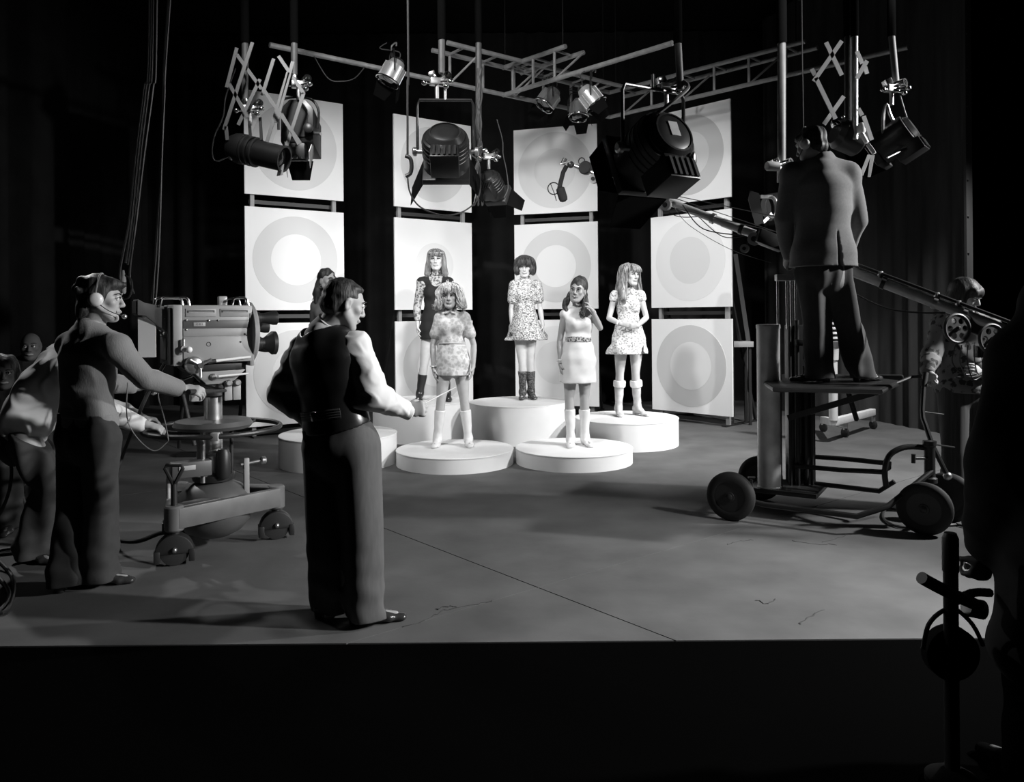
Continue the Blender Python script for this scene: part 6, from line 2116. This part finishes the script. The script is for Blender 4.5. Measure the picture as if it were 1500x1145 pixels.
def reflector_lamp():
    d = 5.85
    c = P(1268, 205, d)
    t = thing('reflector_lamp', 'lamp with bright reflector strips under the stout pale pole', 'lamp', c, 'hanging studio lamps')
    part('housing', MB().lathe(P(1240, 200, d + .15), (.8, .1, -.3), [(.09, -.1), (.12, -.06), (.12, .10), (.10, .12)], 28), M_LAMP, t)
    part('lamp_neck', MB().ball(P(1262, 188, d), (.035, .035, .045), 14, 9), M_REFL2, t)
    part('reflector_strip', MB().bar(P(1262, 195, d), P(1270, 209, d - .03), .035, .03), M_REFL2, t, bev=.006)
    part('reflector_strip', MB().bar(P(1271, 211, d - .03), P(1281, 225, d - .05), .035, .03), M_REFL2, t, bev=.006)
    part('end_cap', MB().lathe(P(1226, 181, d + .1), (-1, 0, .1), [(.02, -.03), (.036, 0), (.036, .03), (.02, .04)], 16), M_CHROME, t)
    part('small_bulb', MB().ball(P(1235, 171, d + .1), .014, 10, 7), M_CHROME, t)
    part('barn_door', MB().prism([P(1271, 226, d), P(1276, 227, d), P(1264, 257, d - .04), P(1259, 256, d - .04)], V(.004, .006, 0)), M_CAML, t, smooth=0)
    part('barn_door', MB().prism([P(1275, 227, d), P(1281, 227, d), P(1275, 259, d - .04), P(1271, 259, d - .04)], V(.004, .006, 0)), M_CAML, t, smooth=0)


reflector_lamp()


# folding scissor hangers, one flat bar after another
def scissors(label, d, bars, m):
    a = P(bars[0][0], bars[0][1], d)
    t = thing('scissor_hanger', label, 'hanger', a, 'folding scissor hangers')
    for k, (x0, y0, x1, y1) in enumerate(bars):
        dd = d + (.02 if k % 2 else -.02)
        part('bar', MB().bar(P(x0, y0, dd), P(x1, y1, dd), .030, .007, (0, 1, 0)), m, t, smooth=0)
    return t


M_BAR = mat('scissor_bar', .20, .45, .4)
scissors('folding scissor hanger above the tubular spotlight', 6.85, [(370, 62, 328, 190), (347, 80, 383, 130), (336, 123, 363, 172), (381, 116, 349, 183), (384, 128, 440, 210), (347, 70, 332, 128), (331, 185, 333, 205)], M_BAR)
scissors('folding scissor hanger crossing before the flap-fronted lamp', 6.95, [(401, 86, 384, 140), (408, 82, 445, 137), (429, 90, 405, 180), (445, 136, 419, 216), (422, 106, 386, 224), (410, 163, 438, 211)], M_BAR)
M_BAR2 = mat('scissor_bar_pale', .7, .5)
scissors('pale folding scissor hanger left of the stout pale pole', 5.7, [(1233, 60, 1192, 119), (1189, 101, 1194, 110), (1195, 114, 1224, 174), (1236, 141, 1207, 182), (1210, 62, 1233, 110), (1255, 75, 1263, 93), (1270, 89, 1255, 115), (1267, 98, 1270, 108), (1257, 159, 1263, 169), (1265, 170, 1277, 205)], M_BAR2)

# leads and hanging cables
cable('lamp_lead', [V(P(598, 80, 6.8).x, 6.8, 6.45), P(598, 80, 6.8), P(597, 120, 6.8), P(597, 180, 6.8), P(597, 226, 6.8)], .010, M_CABLE, 'straight black lead hanging left of the round-backed lamp', 'cable')
iw = thing('inline_switch', 'black inline switch hanging on the lead left of the round-backed lamp', 'switch', P(597, 243, 6.8))
part('switch_body', MB().tube([P(594, 228, 6.8), P(601, 232, 6.8), P(603, 243, 6.8), P(601, 254, 6.8), P(594, 258, 6.8)], [.018], 10, sub=3), M_BLACK, iw)
part('lead', MB().tube([P(597, 258, 6.8), P(600, 280, 6.8), P(612, 300, 6.8), P(635, 312, 6.8), P(660, 315, 6.85), P(685, 306, 6.95), P(702, 285, 7.1), P(702, 240, 7.3), P(690, 225, 7.3), P(706, 214, 7.3)], .007, 7, sub=8), M_CABLE, iw)
for k in range(3):
    cable('wrapped_lead', [P(699 + 3 * k, 100, 7.5), P(706 - 4 * k, 140, 7.5), P(697 + 4 * k, 180, 7.5), P(706 - 3 * k, 215, 7.5), P(696 + 3 * k, 250, 7.5), P(700 + 4 * k, 285, 7.5), P(694 + 6 * k, 300, 7.45), P(704, 260, 7.45)], .008, M_CABLE, ('left', 'middle', 'right')[k] + ' lead of the three wound round the pole by the round-backed lamp', 'cable', 'leads wound on the pole')
cable('lamp_lead', [P(1318, 138, 6.3), P(1326, 165, 6.3), P(1334, 190, 6.3), P(1334, 205, 6.3)], .006, M_CABLE, 'thin lead hanging from the clamp of the wishbone-yoke lamp')
cable('lamp_lead', [P(1000, 118, 5.5), P(1008, 128, 5.45), P(990, 145, 5.4), P(965, 165, 5.4), P(955, 172, 5.4)], .014, M_GREYCABLE, 'thick grey lead curling into the biggest black lamp')
cable('lamp_lead', [P(728, 175, 7.5), P(736, 205, 7.5), P(737, 225, 7.5), P(742, 250, 7.4), P(744, 275, 7.4), P(738, 290, 7.4)], .005, M_CABLE, 'thin lead looping right of the small black lamp')
cable('lamp_lead', [V(P(1175, 60, 7.2).x, 7.2, 6.45), P(1175, 60, 7.2), P(1176, 120, 7.2), P(1177, 190, 7.2)], .005, M_MATTE, 'straight thin lead hanging behind the boom operator\'s head')
cable('lamp_lead', [G(536, 95.7, ZL), P(520, 114, 8.6), P(500, 119, 8.5), P(480, 114, 8.4), G(458, 79, ZL)], .006, M_CABLE, 'slack lead drooping under the truss right of the flap-fronted lamp')
hc = [((221, 60), (214, 130), (203, 220), (193, 320), (184, 385)), ((224, 60), (218, 130), (207, 220), (197, 320), (187, 388)), ((229, 60), (224, 130), (212, 220), (200, 320), (190, 400), (196, 430)), ((218, 60), (211, 130), (200, 220), (190, 320), (176, 395), (178, 425)),
      ((242, 60), (240, 140), (236, 220), (233, 300), (228, 380), (222, 440)), ((245, 60), (241, 140), (237, 230), (235, 300), (232, 380), (228, 440)), ((243, 60), (238, 170), (235, 260), (230, 330), (226, 400), (224, 445))]
for k, pts in enumerate(hc):
    n = ('first', 'second', 'third', 'outermost', 'fourth', 'fifth', 'sixth')[k]
    cable('hanging_cable', [V(P(pts[0][0] + 8, 50, 6.2).x, 6.2 if k < 4 else 6.6, 6.45)] + [P(x, y, 6.2 if k < 4 else 6.6) for x, y in pts], .008, M_CABLE, (n + ' cable of the slanting bundle falling to the plug by the operator') if k < 4 else (n + ' cable of the straight bundle falling behind the viewfinder hood'), 'cable', 'cables falling from the grid')
cp = thing('cable_plug', 'pale tapered cable plug hanging before the operator\'s forehead', 'plug', P(182, 415, 6.15))
part('plug_body', MB().lathe(P(181, 430, 6.15), UPV, [(.012, 0), (.019, .015), (.021, .06), (.021, .10), (.012, .16), (.006, .185)], 18), mat('plug_pale', .5, .45), cp)
part('plug_band', MB().lathe(P(181, 420, 6.15), UPV, [(.0215, 0), (.0225, .005), (.0225, .03), (.0215, .035)], 18), M_BLACK, cp)
part('lead', MB().tube([P(181, 402, 6.15), P(192, 410, 6.15), P(193, 425, 6.15), P(188, 436, 6.15), P(180, 438, 6.15)], .007, 6, sub=6), M_CABLE, cp)
